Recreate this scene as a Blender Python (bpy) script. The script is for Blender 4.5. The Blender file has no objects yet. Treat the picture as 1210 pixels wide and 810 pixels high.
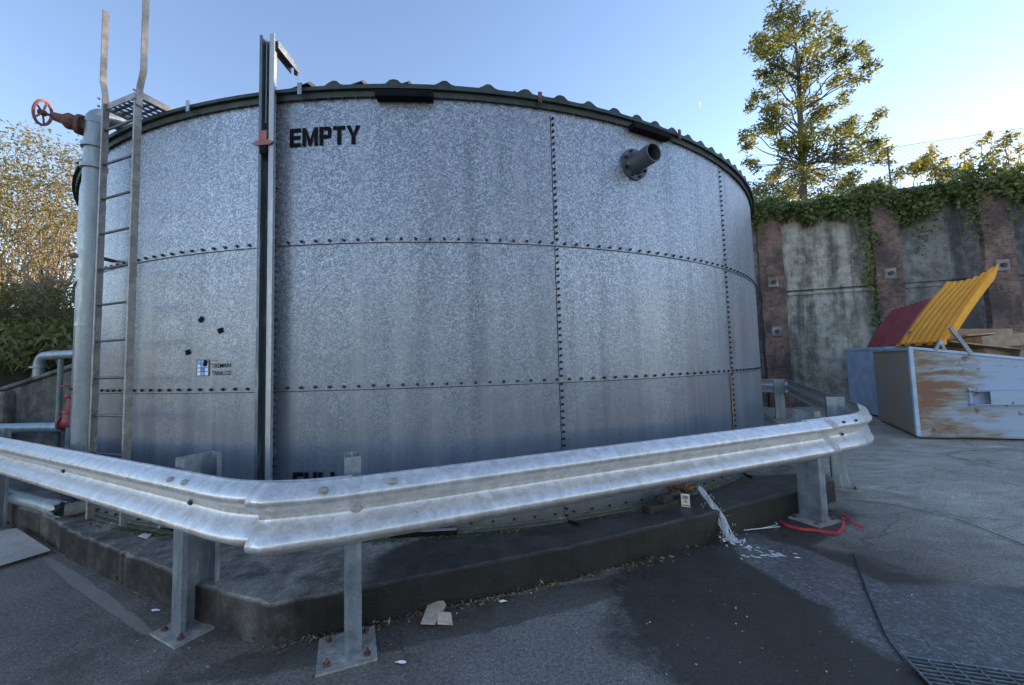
import bpy, math, random
from math import sin, cos, pi, atan2, hypot, radians
from mathutils import Vector, Matrix
random.seed(7)
SC = bpy.context.scene
COL = SC.collection
# ------------------------------------------------------------------ camera
CAMZ = 1.55
F, PIT, ROL = 477.49, 0.0653804, -0.0277070       # focal length in photo pixels, pitch, roll
PPX, PPY = 600.0, 400.0
cd = bpy.data.cameras.new('camera'); cam = bpy.data.objects.new('camera', cd); COL.objects.link(cam)
cp, sp, cr, sr = cos(PIT), sin(PIT), cos(ROL), sin(ROL)
RV = Vector((cr, -sp*sr, cp*sr)); UV = Vector((-sr, -sp*cr, cp*cr)); FV = Vector((0, cp, sp))
m = Matrix.Identity(4)
for i in range(3): m[i][0], m[i][1], m[i][2] = RV[i], UV[i], -FV[i]
m[2][3] = CAMZ
cam.matrix_world = m
cd.sensor_fit = 'HORIZONTAL'; cd.sensor_width = 36; cd.lens = 36*F/1210
cd.shift_x = 5/1210; cd.shift_y = -5/1210
cd.clip_start = 0.05; cd.clip_end = 3000
SC.camera = cam
SC.render.resolution_x, SC.render.resolution_y = 1024, 685
# ------------------------------------------------------------------ sky, sun, exposure
SUN_AZ, SUN_EL = radians(64), radians(9.5)          # azimuth clockwise from +Y
w = bpy.data.worlds.new('World'); SC.world = w; w.use_nodes = True
nt = w.node_tree; nt.nodes.clear()
sky = nt.nodes.new('ShaderNodeTexSky'); sky.sky_type = 'NISHITA'; sky.sun_disc = False
sky.sun_elevation = SUN_EL; sky.sun_rotation = SUN_AZ; sky.altitude = 50
sky.air_density = 1.0; sky.dust_density = 0.05; sky.ozone_density = 2.0
bg = nt.nodes.new('ShaderNodeBackground'); bg.inputs['Strength'].default_value = 0.15
ow = nt.nodes.new('ShaderNodeOutputWorld')
tint = nt.nodes.new('ShaderNodeMix'); tint.data_type = 'RGBA'; tint.blend_type = 'MULTIPLY'; tint.inputs[0].default_value = 1; tint.inputs[7].default_value = (1.10, .945, .975, 1)   # camera white balance
nt.links.new(sky.outputs[0], tint.inputs[6]); nt.links.new(tint.outputs[2], bg.inputs[0]); nt.links.new(bg.outputs[0], ow.inputs[0])
sl = bpy.data.lights.new('sun', 'SUN'); so = bpy.data.objects.new('sun', sl); COL.objects.link(so)
sl.energy = 3.2; sl.angle = radians(0.5); sl.color = (1, 0.80, 0.55)
sd = Vector((sin(SUN_AZ)*cos(SUN_EL), cos(SUN_AZ)*cos(SUN_EL), sin(SUN_EL)))
so.rotation_euler = sd.to_track_quat('Z', 'Y').to_euler()
SC.view_settings.view_transform = 'Standard'; SC.view_settings.look = 'None'
SC.view_settings.exposure = 1.68; SC.view_settings.gamma = 1
# ------------------------------------------------------------------ layout helpers
def ray(px, py):
    x = (px-PPX)/F; y = -(py-PPY)/F
    x, y = cr*x-sr*y, sr*x+cr*y
    return Vector((x, cp-sp*y, sp+cp*y))
CAMP = Vector((0, 0, CAMZ))
def at(px, py, Y): d = ray(px, py); return CAMP + d*(Y/d.y)
def atz(px, py, z): d = ray(px, py); return CAMP + d*((z-CAMZ)/d.z)
TC = Vector((-1.2309, 9.1347, 0)); TR = 5.8603; A0 = -0.53002538; DA = 0.40923037
Z0, Z1, Z2, Z3 = 0.2314, 0.2314+1.2+0.0016, 2.633, 3.8357     # slab top, seams, rim
def tp(a, z, r=TR): return Vector((TC.x+r*sin(a), TC.y-r*cos(a), z))
def tank_at(px, py, r=TR):
    d = ray(px, py); h = hypot(d.x, d.y); ux, uy = d.x/h, d.y/h
    b = ux*TC.x+uy*TC.y; t = b-math.sqrt(max(0, b*b-(TC.x**2+TC.y**2-r*r)))
    P = CAMP+d*(t/h); return atan2(P.x-TC.x, -(P.y-TC.y)), P.z
# ------------------------------------------------------------------ tagging
def tag(o, label=None, cat=None, group=None, kind=None):
    if label: o['label'] = label
    if cat: o['category'] = cat
    if group: o['group'] = group
    if kind: o['kind'] = kind
    return o
def thing(name, loc, label, cat, group=None):
    o = bpy.data.objects.new(name, None); COL.objects.link(o); o.location = loc
    o.empty_display_size = 0.1
    return tag(o, label, cat, group)
def wloc(o):
    v = Vector((0, 0, 0))
    while o is not None: v = v+o.location; o = o.parent
    return v
def dup_mesh(o, loc=None):
    c = o.copy(); COL.objects.link(c)
    if loc is not None: c.location = loc
    return c
class MB:
    def __init__(s): s.v = []; s.f = []
    def add(s, vs, fs):
        n = len(s.v); s.v += [Vector(v) for v in vs]; s.f += [tuple(i+n for i in f) for f in fs]; return s
    def hexa(s, p):      # 8 points: bottom 4 ccw, top 4 ccw
        return s.add(p, [(3,2,1,0),(4,5,6,7),(0,1,5,4),(1,2,6,5),(2,3,7,6),(3,0,4,7)])
    def box(s, c, d, u=Vector((1,0,0)), w=Vector((0,0,1))):   # centre, half dims along u, v, w
        c = Vector(c); u = Vector(u).normalized(); w = Vector(w).normalized(); v = w.cross(u).normalized(); w = u.cross(v)
        p = [c+u*(a*d[0])+v*(b*d[1])+w*(e*d[2]) for e in (-1,1) for a,b in ((-1,-1),(1,-1),(1,1),(-1,1))]
        return s.hexa(p)
    def tube(s, pts, r, n=8, cap=True, r2=None):
        pts = [Vector(p) for p in pts]; k = len(pts); rings = []
        ref = None
        for i, p in enumerate(pts):
            t = (pts[min(i+1,k-1)]-pts[max(i-1,0)]).normalized()
            if ref is None: ref = Vector((0,0,1)) if abs(t.z) < .9 else Vector((1,0,0))
            a = (ref-t*ref.dot(t)).normalized(); ref = a; b = t.cross(a)
            rr = r[i] if isinstance(r, (list,tuple)) else (r if r2 is None else r+(r2-r)*i/(k-1))
            rings.append([p+a*(cos(2*pi*j/n)*rr)+b*(sin(2*pi*j/n)*rr) for j in range(n)])
        vs = [q for g in rings for q in g]; fs = []
        for i in range(k-1):
            for j in range(n):
                j2 = (j+1) % n; fs.append((i*n+j, i*n+j2, (i+1)*n+j2, (i+1)*n+j))
        if cap: fs.append(tuple(range(n))[::-1]); fs.append(tuple((k-1)*n+j for j in range(n)))
        return s.add(vs, fs)
    def prism(s, poly, z0, z1):
        n = len(poly); vs = [Vector((p[0],p[1],z0)) for p in poly]+[Vector((p[0],p[1],z1)) for p in poly]
        fs = [tuple(range(n))[::-1], tuple(range(n,2*n))]+[(i,(i+1)%n,(i+1)%n+n,i+n) for i in range(n)]
        return s.add(vs, fs)
    def extr(s, poly3, d):   # planar polygon extruded by vector
        n = len(poly3); d = Vector(d); vs = [Vector(p) for p in poly3]+[Vector(p)+d for p in poly3]
        return s.add(vs, [tuple(range(n))[::-1], tuple(range(n,2*n))]+[(i,(i+1)%n,(i+1)%n+n,i+n) for i in range(n)])
    def build(s, name, mat, parent=None, smooth=False, origin=None, bevel=0, solid=0):
        if parent is not None: org = wloc(parent)
        elif origin is not None: org = Vector(origin)
        elif s.v:
            org = Vector((sum(v.x for v in s.v)/len(s.v), sum(v.y for v in s.v)/len(s.v), min(v.z for v in s.v)))
        me = bpy.data.meshes.new(name); me.from_pydata([tuple(v-org) for v in s.v], [], s.f); me.update()
        if smooth:
            me.polygons.foreach_set('use_smooth', [True]*len(me.polygons))
            if smooth != 'all':
                try: me.set_sharp_from_angle(angle=radians(40))
                except Exception: pass
        me.materials.append(mat)
        o = bpy.data.objects.new(name, me); COL.objects.link(o)
        if parent is not None: o.parent = parent
        else: o.location = org
        if solid:
            md = o.modifiers.new('solidify', 'SOLIDIFY'); md.thickness = solid; md.offset = 0
        if bevel:
            md = o.modifiers.new('bevel', 'BEVEL'); md.width = bevel; md.segments = 2; md.limit_method = 'ANGLE'
        return o
def struct(mb, name, mat, **k):
    return tag(mb.build(name, mat, **k), kind='structure')
# ------------------------------------------------------------------ materials
class NT:
    def __init__(s, name):
        s.m = bpy.data.materials.new(name); s.m.use_nodes = True; s.t = s.m.node_tree; s.t.nodes.clear()
        s.out = s.n('OutputMaterial'); s.p = s.n('BsdfPrincipled'); s.l(s.p.outputs[0], s.out.inputs[0])
        g = s.n('NewGeometry'); s.pos = g.outputs['Position']
    def n(s, t, **k):
        x = s.t.nodes.new('ShaderNode'+t)
        for a, b in k.items(): setattr(x, a, b)
        return x
    def l(s, a, b): s.t.links.new(a, b)
    def scale(s, v, sc):
        x = s.n('VectorMath', operation='MULTIPLY'); s.l(v, x.inputs[0]); x.inputs[1].default_value = sc; return x.outputs[0]
    def noise(s, sc, det=3, rough=.55, vec=None, dist=0):
        x = s.n('TexNoise'); s.l(vec if vec is not None else s.pos, x.inputs['Vector'])
        x.inputs['Scale'].default_value = sc; x.inputs['Detail'].default_value = det; x.inputs['Roughness'].default_value = rough
        x.inputs['Distortion'].default_value = dist
        return x.outputs['Fac']
    def voro(s, sc, vec=None, feature='F1', out='Distance'):
        x = s.n('TexVoronoi', feature=feature); s.l(vec if vec is not None else s.pos, x.inputs['Vector'])
        x.inputs['Scale'].default_value = sc; return x.outputs[out]
    def ramp(s, f, stops, interp='LINEAR'):
        x = s.n('ValToRGB'); s.l(f, x.inputs[0]); e = x.color_ramp.elements; x.color_ramp.interpolation = interp
        for i, (p, c) in enumerate(stops):
            c = (c, c, c, 1) if isinstance(c, (int, float)) else (*c, 1)
            if i < 2: e[i].position = p; e[i].color = c
            else: q = e.new(p); q.color = c
        return x.outputs[0]
    def mix(s, f, a, b, mode='MIX'):
        x = s.n('Mix', data_type='RGBA', blend_type=mode)
        for k, v in ((0, f), (6, a), (7, b)):
            if isinstance(v, (int, float)): x.inputs[k].default_value = v if k == 0 else (v, v, v, 1)
            elif isinstance(v, tuple): x.inputs[k].default_value = (*v, 1)
            else: s.l(v, x.inputs[k])
        return x.outputs[2]
    def math(s, op, a, b=0.0):
        x = s.n('Math', operation=op)
        for k, v in ((0, a), (1, b)):
            if isinstance(v, (int, float)): x.inputs[k].default_value = v
            else: s.l(v, x.inputs[k])
        return x.outputs[0]
    def bump(s, h, st=.3, dist=.01):
        x = s.n('Bump'); x.inputs['Strength'].default_value = st; x.inputs['Distance'].default_value = dist
        s.l(h, x.inputs['Height']); s.l(x.outputs[0], s.p.inputs['Normal'])
    def set(s, **k):
        for a, v in k.items():
            i = s.p.inputs[{'col': 'Base Color', 'rough': 'Roughness', 'metal': 'Metallic', 'spec': 'Specular IOR Level',
                            'trans': 'Transmission Weight', 'ior': 'IOR', 'alpha': 'Alpha'}[a]]
            if isinstance(v, (int, float)): i.default_value = v
            elif isinstance(v, tuple): i.default_value = (*v, 1)
            else: s.l(v, i)
        return s
    def xyz(s, v=None):
        x = s.n('SeparateXYZ'); s.l(v if v is not None else s.pos, x.inputs[0]); return x.outputs
def mottled(name, c1, c2, sc=8, rough=.7, metal=0, st=.2, det=4, fine=60, spec=.5):
    t = NT(name); a = t.noise(sc, det); b = t.noise(fine, 3)
    f = t.ramp(a, [(.35, 0.0), (.65, 1.0)]); c = t.mix(f, c1, c2); c = t.mix(.35, c, t.ramp(b, [(.3, .25), (.7, .75)]), 'OVERLAY')
    t.set(col=c, rough=rough, metal=metal, spec=spec); t.bump(b, st, .004); return t.m
def mat_tank():
    t = NT('galvanised_tank_sheet'); x, y, z = t.xyz()
    sp_ = t.noise(52, 4, .68, dist=1.4); sx = t.xyz(t.voro(95, out='Color'))[0]
    vec = t.scale(t.pos, (6, 6, .30)); streak = t.noise(1.0, 5, .62, vec=vec); vec2 = t.scale(t.pos, (2.2, 2.2, .5)); big = t.noise(.9, 4, .6, vec=vec2); cloud = t.noise(4.5, 5, .65)
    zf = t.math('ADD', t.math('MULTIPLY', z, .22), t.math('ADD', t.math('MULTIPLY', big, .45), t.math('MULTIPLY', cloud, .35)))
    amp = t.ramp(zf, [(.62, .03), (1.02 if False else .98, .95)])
    spang = t.ramp(t.math('ADD', t.math('MULTIPLY', sp_, .8), t.math('MULTIPLY', sx, .2)), [(.43, 0.0), (.66, 1.0)])
    dark = t.mix(t.ramp(streak, [(.35, 0.0), (.65, 1.0)]), (.165, .190, .232), (.218, .242, .285))
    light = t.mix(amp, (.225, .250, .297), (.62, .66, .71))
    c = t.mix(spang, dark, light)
    c = t.mix(t.math('MULTIPLY', t.ramp(streak, [(.50, 0.0), (.72, 1.0)]), .30), c, (.36, .37, .40))
    drips = t.noise(1.0, 5, .7, vec=t.scale(t.pos, (13, 13, .55))); c = t.mix(t.math('MULTIPLY', t.math('MULTIPLY', t.ramp(drips, [(.58, 0.0), (.70, 1.0)]), t.ramp(t.math('ADD', t.math('MULTIPLY', x, .16), t.math('MULTIPLY', z, .10)), [(.30, .10), (.62, .8)])), .6), c, (.52, .53, .55))
    c = t.mix(t.math('MULTIPLY', t.math('MULTIPLY', t.ramp(t.noise(1.0, 4, .6, vec=t.scale(t.pos, (5, 5, .4))), [(.34, .7), (.48, 0.0)]), t.ramp(z, [(.5 if False else .4, .2), (.9, 1.0)])), .35), c, (.085, .095, .12))
    c = t.mix(t.math('MULTIPLY', t.ramp(cloud, [(.58, 0.0), (.80, 1.0)]), .35), c, (.13, .14, .155))
    oi = t.n('ObjectInfo'); c = t.mix(1.0, c, t.ramp(oi.outputs['Random'], [(0, .88), (1, 1.08)]), 'MULTIPLY')
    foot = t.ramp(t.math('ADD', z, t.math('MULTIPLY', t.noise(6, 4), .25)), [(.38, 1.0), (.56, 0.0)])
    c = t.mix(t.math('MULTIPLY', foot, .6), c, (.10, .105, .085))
    r = t.ramp(t.math('ADD', t.math('MULTIPLY', spang, .12), t.math('MULTIPLY', big, .5)), [(0.1, .34), (.6, .54)])
    t.set(col=c, rough=r, metal=.42); t.bump(t.math('ADD', t.noise(3, 3), t.math('MULTIPLY', cloud, .3)), .12, .05); return t.m
def mat_galv(name, base=(.50, .53, .57), dk=(.30, .32, .35), sc=35, rough=.42, metal=.75, rust=0):
    t = NT(name); a = t.noise(sc, 3, .6, dist=.6); v = t.scale(t.pos, (14, 14, 2.2)); s_ = t.noise(1, 5, .6, vec=v); cells = t.xyz(t.voro(70, out='Color'))[0]
    f = t.math('ADD', t.math('MULTIPLY', a, .34), t.math('MULTIPLY', s_, .56)); f = t.math('ADD', f, t.math('MULTIPLY', cells, .10))
    c = t.mix(t.ramp(f, [(.38, 0.0), (.62, 1.0)]), dk, base)
    drip = t.ramp(s_, [(.60, 0.0), (.72, 1.0)]); c = t.mix(t.math('MULTIPLY', drip, .5), c, (.72, .74, .76))
    if rust:
        rn = t.ramp(t.noise(7, 5, .7), [(.60, 0.0), (.70, 1.0)]); c = t.mix(t.math('MULTIPLY', rn, rust), c, (.24, .12, .05))
    t.set(col=c, rough=t.ramp(a, [(.3, rough-.1), (.7, rough+.15)]), metal=metal); t.bump(a, .08, .01); return t.m
def ell(t, cx, cy, rx, ry, rot=0.0, wob=.25, nz=None):
    """1 inside a rough edged ellipse on the ground, 0 outside"""
    x, y, z = t.xyz(); dx = t.math('SUBTRACT', x, cx); dy = t.math('SUBTRACT', y, cy); c_, s_ = cos(rot), sin(rot)
    u = t.math('ADD', t.math('MULTIPLY', dx, c_/rx), t.math('MULTIPLY', dy, s_/rx)); v = t.math('ADD', t.math('MULTIPLY', dx, -s_/ry), t.math('MULTIPLY', dy, c_/ry))
    d = t.math('SQRT', t.math('ADD', t.math('MULTIPLY', u, u), t.math('MULTIPLY', v, v)))
    d = t.math('ADD', d, t.math('MULTIPLY', t.math('SUBTRACT', nz, .5), wob*2)); return t.ramp(d, [(.86, 1.0), (1.03, 0.0)])
def mat_asphalt():
    t = NT('asphalt_yard'); big = t.noise(.55, 5, .65); mid = t.noise(3.2, 6, .7); fine = t.noise(150, 3, .85); grit = t.noise(48, 4, .8); x, y, z = t.xyz()
    c = t.mix(t.ramp(big, [(.38, 0.0), (.62, 1.0)]), (.112, .095, .078), (.190, .163, .134))
    c = t.mix(t.ramp(mid, [(.44, 0.0), (.74, .8)]), c, (.26, .24, .21))
    k = t.math('ADD', t.math('MULTIPLY', x, .9), t.math('MULTIPLY', y, .25)); k = t.math('ADD', k, t.math('MULTIPLY', big, 2.2))
    apron = t.ramp(t.math('MULTIPLY', k, .1), [(.46, 0.0), (.60, 1.0)])
    v = t.scale(t.pos, (1.2, 2.6, 1)); sw = t.noise(1.1, 7, .68, vec=v, dist=1.0)
    pale = t.mix(t.ramp(sw, [(.36, 0.0), (.64, 1.0)]), (.30, .265, .215), (.52, .47, .40)); pale = t.mix(t.ramp(sw, [(.63, 0.0), (.72, .8)]), pale, (.80, .74, .66))
    c = t.mix(apron, c, pale)
    # scuffed pale aggregate in front of the cardboard
    sc_ = ell(t, .35, 2.05, 1.0, .75, .4, .5, mid); c = t.mix(t.math('MULTIPLY', sc_, .45), c, (.24, .23, .215))
    ve = t.n('TexVoronoi', feature='DISTANCE_TO_EDGE'); nv = t.n('TexNoise'); nv.inputs['Scale'].default_value = 2.2; nv.inputs['Detail'].default_value = 5; t.l(t.pos, nv.inputs['Vector']); av = t.n('VectorMath', operation='ADD'); t.l(t.pos, av.inputs[0]); t.l(t.scale(nv.outputs['Color'], (.55, .55, .0)), av.inputs[1]); t.l(t.scale(av.outputs[0], (1, 1, 0)), ve.inputs['Vector']); ve.inputs['Scale'].default_value = .42
    crk = t.math('MULTIPLY', t.ramp(ve.outputs['Distance'], [(.0015, 1.0), (.006, 0.0)]), t.ramp(big, [(.45, .2), (.6, .75)])); c = t.mix(crk, c, (.02, .018, .016))
    c = t.mix(1.0, c, t.ramp(fine, [(.32, .20), (.46, .85), (.58, 1.1), (.70, 3.4)]), 'MULTIPLY'); c = t.mix(1.0, c, t.ramp(grit, [(.32, .50), (.68, 1.65)]), 'MULTIPLY')
    pa, pb = atz(48, 655, 0), atz(186, 755, 0); w5 = ell(t, (pa.x+pb.x)/2, (pa.y+pb.y)/2, (pb-pa).length/2, .045, atan2(pb.y-pa.y, pb.x-pa.x), .6, mid); c = t.mix(t.math('MULTIPLY', w5, .6), c, (.36, .32, .27))
    st = t.ramp(t.voro(11, feature='F1'), [(.02, 1.0), (.04, 0.0)]); c = t.mix(t.math('MULTIPLY', st, .35), c, (.5, .48, .44))
    # where water has run: darker and glossy
    w1 = ell(t, 1.75, 2.55, 1.25, 1.15, 0, .27, mid); w2 = ell(t, 2.9, 2.15, 1.2, .66, .1, .14, mid); w3 = ell(t, 2.2, 3.65, 1.3, .33, .42, .25, mid); w4 = ell(t, -.2, 2.62, 1.7, .16, .30, .5, mid)
    wet = t.math('MAXIMUM', t.math('MAXIMUM', w1, w2), t.math('MAXIMUM', w3, t.math('MULTIPLY', w4, .6)))
    wet = t.math('MULTIPLY', wet, t.ramp(z, [(0, 1.0), (1, 1.0)]))
    c = t.mix(t.math('MULTIPLY', wet, .80), c, (.030, .024, .017))
    flow = t.math('MAXIMUM', ell(t, 2.15, 2.95, .35, .80, .25, .35, mid), ell(t, 2.75, 2.30, .95, .55, -.1, .25, mid))
    ln = t.math('MULTIPLY', flow, t.ramp(t.noise(34, 6, .8, vec=t.scale(t.pos, (1, .8, 1)), dist=1.0), [(.47, 0.0), (.66, .75)])); ln = t.math('MULTIPLY', ln, t.ramp(t.noise(5, 5, .7, dist=1.5), [(.38, .15), (.62, 1.0)])); c = t.mix(ln, c, (.46, .46, .47)); c = t.mix(t.math('MULTIPLY', flow, .25), c, (.20, .21, .23))  # pale flecks and bluish sky reflection of the running water, painted into the colour
    r0 = t.ramp(mid, [(.3, .60), (.7, .92)]); rw_ = t.ramp(mid, [(.35, .16), (.60, .52)]); r1 = t.mix(wet, r0, rw_); r1 = t.mix(flow, r1, .12)
    t.set(col=c, rough=r1, spec=t.mix(flow, t.mix(wet, .35, .40), .7))
    rip = t.noise(34, 4, .6, dist=1.2)
    hgt = t.math('ADD', t.math('ADD', t.math('MULTIPLY', fine, .8), grit), t.math('MULTIPLY', mid, .8)); hf = t.math('MULTIPLY', rip, 2.2)
    t.bump(t.mix(flow, hgt, hf), .6, .009); return t.m
def mat_wet(name, c0, c1, rough=.12, rip=18, st=.35, flow=(1, 1, 1)):
    t = NT(name); v = t.scale(t.pos, flow); a = t.noise(rip, 4, .6, vec=v, dist=.5); b = t.noise(2.5, 5, .6); f = t.noise(120, 2, .8)
    c = t.mix(t.ramp(b, [(.35, 0.0), (.65, 1.0)]), c0, c1); c = t.mix(1.0, c, t.ramp(f, [(.3, .6), (.7, 1.5)]), 'MULTIPLY')
    t.set(col=c, rough=t.ramp(b, [(.3, rough), (.7, rough+.25)]), spec=.5); t.bump(t.math('ADD', a, t.math('MULTIPLY', f, .35)), st, .01); return t.m
def mat_concrete(name, c1, c2, streaks=True, dark=(.03, .033, .035), dk=.6, green=.25, wetm=False, pale=1.7, vs=1.0):
    t = NT(name); big = t.noise(.8, 5, .65); mid = t.noise(4, 6, .7); fine = t.noise(80, 3, .8)
    c = t.mix(t.ramp(big, [(.36, 0.0), (.62, 1.0)]), c1, c2)
    c = t.mix(t.ramp(mid, [(.42, 0.0), (.75, .8)]), c, tuple(min(1, q*pale) for q in c2))
    if streaks:
        v = t.scale(t.pos, (1.5*vs, 1.5*vs, .16)); s_ = t.math('ADD', t.math('MULTIPLY', t.noise(1, 6, .7, vec=v, dist=.4), .7), t.math('MULTIPLY', mid, .3))
        c = t.mix(t.math('MULTIPLY', t.ramp(s_, [(.42, 1.0), (.56, 0.0)]), dk), c, dark)
        v = t.scale(t.pos, (4*vs, 4*vs, .25)); s2 = t.noise(1, 5, .7, vec=v); c = t.mix(t.math('MULTIPLY', t.ramp(s2, [(.56, 0.0), (.70, 1.0)]), .45), c, tuple(min(1, q*pale*1.1) for q in c2))
    g = t.ramp(t.noise(1.7, 4), [(.5, 0.0), (.68, 1.0)]); c = t.mix(t.math('MULTIPLY', g, green), c, (.10, .12, .055))
    c = t.mix(1.0, c, t.ramp(fine, [(.3, .6), (.5, 1.0), (.72, 1.7)]), 'MULTIPLY')
    r = .85
    if wetm:
        zz = t.xyz()[2]; side_dark = t.math('MULTIPLY', t.ramp(zz, [(Z0-.018, 1.0), (Z0-.004, 0.0)]), t.ramp(t.math('ADD', t.math('MULTIPLY', mid, .5), t.math('MULTIPLY', big, .5)), [(.42, 1.0), (.70, .50)])); c = t.mix(side_dark, c, (.020, .018, .015))  # plinth sides coloured darker below the top edge
        m1 = ell(t, .6, 2.98, 1.80, .58, .34, .10, big); m2 = ell(t, 2.3, 3.9, 1.35, .60, .44, .10, big); m3 = ell(t, -.25, 2.90, .78, .46, .12, .12, big)
        wet = t.math('MAXIMUM', t.math('MAXIMUM', m1, m2), m3); c = t.mix(t.math('MULTIPLY', wet, .80), c, (.018, .017, .014)); r = t.mix(wet, .88, .42)
    t.set(col=c, rough=r, spec=.35); t.bump(t.math('ADD', fine, t.math('MULTIPLY', mid, 1.5)), .6, .012); return t.m
def mat_brick():
    t = NT('old_pink_brick'); b = t.n('TexBrick'); v = t.n('VectorMath', operation='DOT_PRODUCT'); t.l(t.pos, v.inputs[0]); v.inputs[1].default_value = (.957, -.29, 0)
    cb = t.n('CombineXYZ'); t.l(v.outputs['Value'], cb.inputs[0]); t.l(t.xyz()[2], cb.inputs[1]); t.l(cb.outputs[0], b.inputs['Vector'])
    b.inputs['Scale'].default_value = 1; b.inputs['Brick Width'].default_value = .23; b.inputs['Row Height'].default_value = .08; b.inputs['Mortar Size'].default_value = .012
    b.inputs['Color1'].default_value = (.24, .125, .09, 1); b.inputs['Color2'].default_value = (.14, .075, .058, 1); b.inputs['Mortar'].default_value = (.27, .20, .17, 1); b.inputs['Mortar Smooth'].default_value = .6
    n1 = t.noise(1.2, 6, .75); n2 = t.noise(7, 6, .8)
    c = t.mix(t.ramp(n2, [(.42, 0.0), (.60, .9)]), b.outputs[0], (.27, .185, .15)); c = t.mix(t.ramp(n2, [(.38, .9), (.44, 0.0)]), c, (.13, .075, .06))
    c = t.mix(t.ramp(n1, [(.42, .0), (.58, .85)]), c, (.055, .045, .042))
    t.set(col=c, rough=.9); t.bump(t.math('ADD', n2, t.math('MULTIPLY', b.outputs['Fac'], -.6)), .7, .03); return t.m
def mat_bin():
    t = NT('rusty_blue_painted_steel'); v = t.scale(t.pos, (1.3, 1.3, 7)); s_ = t.noise(1.3, 6, .7, vec=v); big = t.noise(.9, 3, .6); fine = t.noise(40, 3)
    k = t.math('ADD', t.math('MULTIPLY', s_, .56), t.math('MULTIPLY', big, .36)); k = t.math('ADD', k, t.math('MULTIPLY', t.math('SUBTRACT', 8.35, t.xyz()[0]), .09)); k = t.math('ADD', k, .03)
    c = t.mix(t.ramp(k, [(.48, 0.0), (.55, 1.0)]), (.34, .42, .54), (.29, .28, .25))
    c = t.mix(t.ramp(k, [(.55, 0.0), (.64, 1.0)]), c, (.22, .11, .055))
    c = t.mix(t.ramp(t.noise(6, 5, .7), [(.60, 0.0), (.66, .9)]), c, (.16, .10, .06))
    t.set(col=c, rough=.6, metal=0); t.bump(fine, .15, .004); return t.m
def mat_leaf(name, c1, c2, tr=.35, sc=1.3):
    t = NT(name); n = t.noise(sc, 3); r = t.noise(14, 1)
    c = t.mix(t.ramp(t.math('ADD', t.math('MULTIPLY', n, .5), t.math('MULTIPLY', r, .5)), [(.4, 0.0), (.6, 1.0)]), c1, c2)
    t.set(col=c, rough=.5, spec=.35)
    tl = t.n('BsdfTranslucent'); mx = t.n('MixShader'); mx.inputs[0].default_value = tr
    t.l(t.mix(1.0, c, (1.9, 1.75, .9), 'MULTIPLY'), tl.inputs[0])
    t.l(t.p.outputs[0], mx.inputs[1]); t.l(tl.outputs[0], mx.inputs[2]); t.l(mx.outputs[0], t.out.inputs[0]); return t.m
def plain(name, c, rough=.5, metal=0.0, st=0.1):
    return mottled(name, tuple(q*.8 for q in c), tuple(min(1, q*1.2) for q in c), 9, rough, metal, st)
M_TANK = mat_tank()
M_GALV = mat_galv('galvanised_rail', (.76, .745, .73), (.53, .515, .505), sc=22, rough=.36, metal=.5, rust=.12)
M_POST = mat_galv('galvanised_post', (.30, .345, .38), (.18, .21, .235), sc=9, rough=.42, metal=.5)
M_PLATE = mat_galv('weathered_plate', (.42, .40, .36), (.24, .22, .19), rough=.7, metal=.15, rust=.5)
M_PIPE = mat_galv('galvanised_pipe', (.36, .42, .44), (.26, .30, .32), sc=20, rough=.42, metal=.45)
M_LADDER = mottled('dull_ladder_steel', (.22, .21, .20), (.36, .34, .31), 12, .55, .4)
M_RUNG = plain('dark_rung', (.10, .10, .115), .5, .3)
M_ROOF = mottled('dark_green_roof_steel', (.028, .035, .036), (.055, .07, .055), 9, .6, .2)
M_BLACK = mottled('black_paint', (.006, .006, .008), (.010, .010, .012), 9, .85, 0, .05, spec=.15)
M_BOLT = plain('dark_bolt', (.035, .04, .055), .45, .6)
M_SEAL = plain('dark_sealant', (.035, .04, .045), .7)
M_GREYPVC = plain('dark_grey_pipe', (.07, .08, .09), .4)
M_RUSTV = mottled('rusty_valve_iron', (.07, .035, .028), (.22, .10, .07), 22, .8, 0, .6)
M_RED = mottled('faded_red_iron', (.22, .035, .045), (.36, .07, .075), 14, .6)
M_PINK = mottled('faded_red_marker', (.28, .09, .08), (.40, .15, .13), 14, .6)
M_ASPH = mat_asphalt()
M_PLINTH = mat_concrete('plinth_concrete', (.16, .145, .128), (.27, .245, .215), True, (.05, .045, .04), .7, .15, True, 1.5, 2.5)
M_WALL = mat_concrete('retaining_wall_concrete', (.25, .235, .195), (.37, .35, .30), True, (.06, .06, .055), .85, .3, False, 1.4)
M_WALLD = mat_concrete('dark_stained_concrete', (.10, .095, .095), (.18, .175, .165), True, (.035, .035, .036), .8, .2, False, 1.6)
M_BRICK = mat_brick()
M_BIN = mat_bin()
M_BLUE = mottled('pale_blue_steel', (.34, .44, .56), (.48, .58, .72), 4, .55)
M_YEL = mottled('yellow_plastic', (.92, .36, .02), (1.0, .46, .035), 3, .5, 0, .05)
M_MAR = mottled('maroon_plastic', (.20, .03, .032), (.27, .05, .05), 3, .5, 0, .05)
M_CARD = mottled('brown_cardboard', (.30, .22, .15), (.42, .32, .23), 8, .9)
M_CARDP = mottled('pale_cardboard', (.50, .37, .26), (.62, .48, .36), 8, .9)
M_WHITE = plain('white_plastic', (.75, .76, .76), .4)
M_BARK = mottled('tree_bark', (.06, .045, .035), (.14, .11, .08), 9, .9)
M_PALEB = mottled('pale_branches', (.16, .12, .08), (.34, .27, .18), 9, .9)
M_EARTH = mottled('earth_bank', (.035, .028, .018), (.07, .058, .035), 3, 1, 0, .6)
M_HILL = mottled('grassy_hillside', (.03, .04, .015), (.07, .075, .03), .6, 1, 0, .6)
M_WIRE = plain('fence_wire', (.14, .14, .13), .5, .5)
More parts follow.
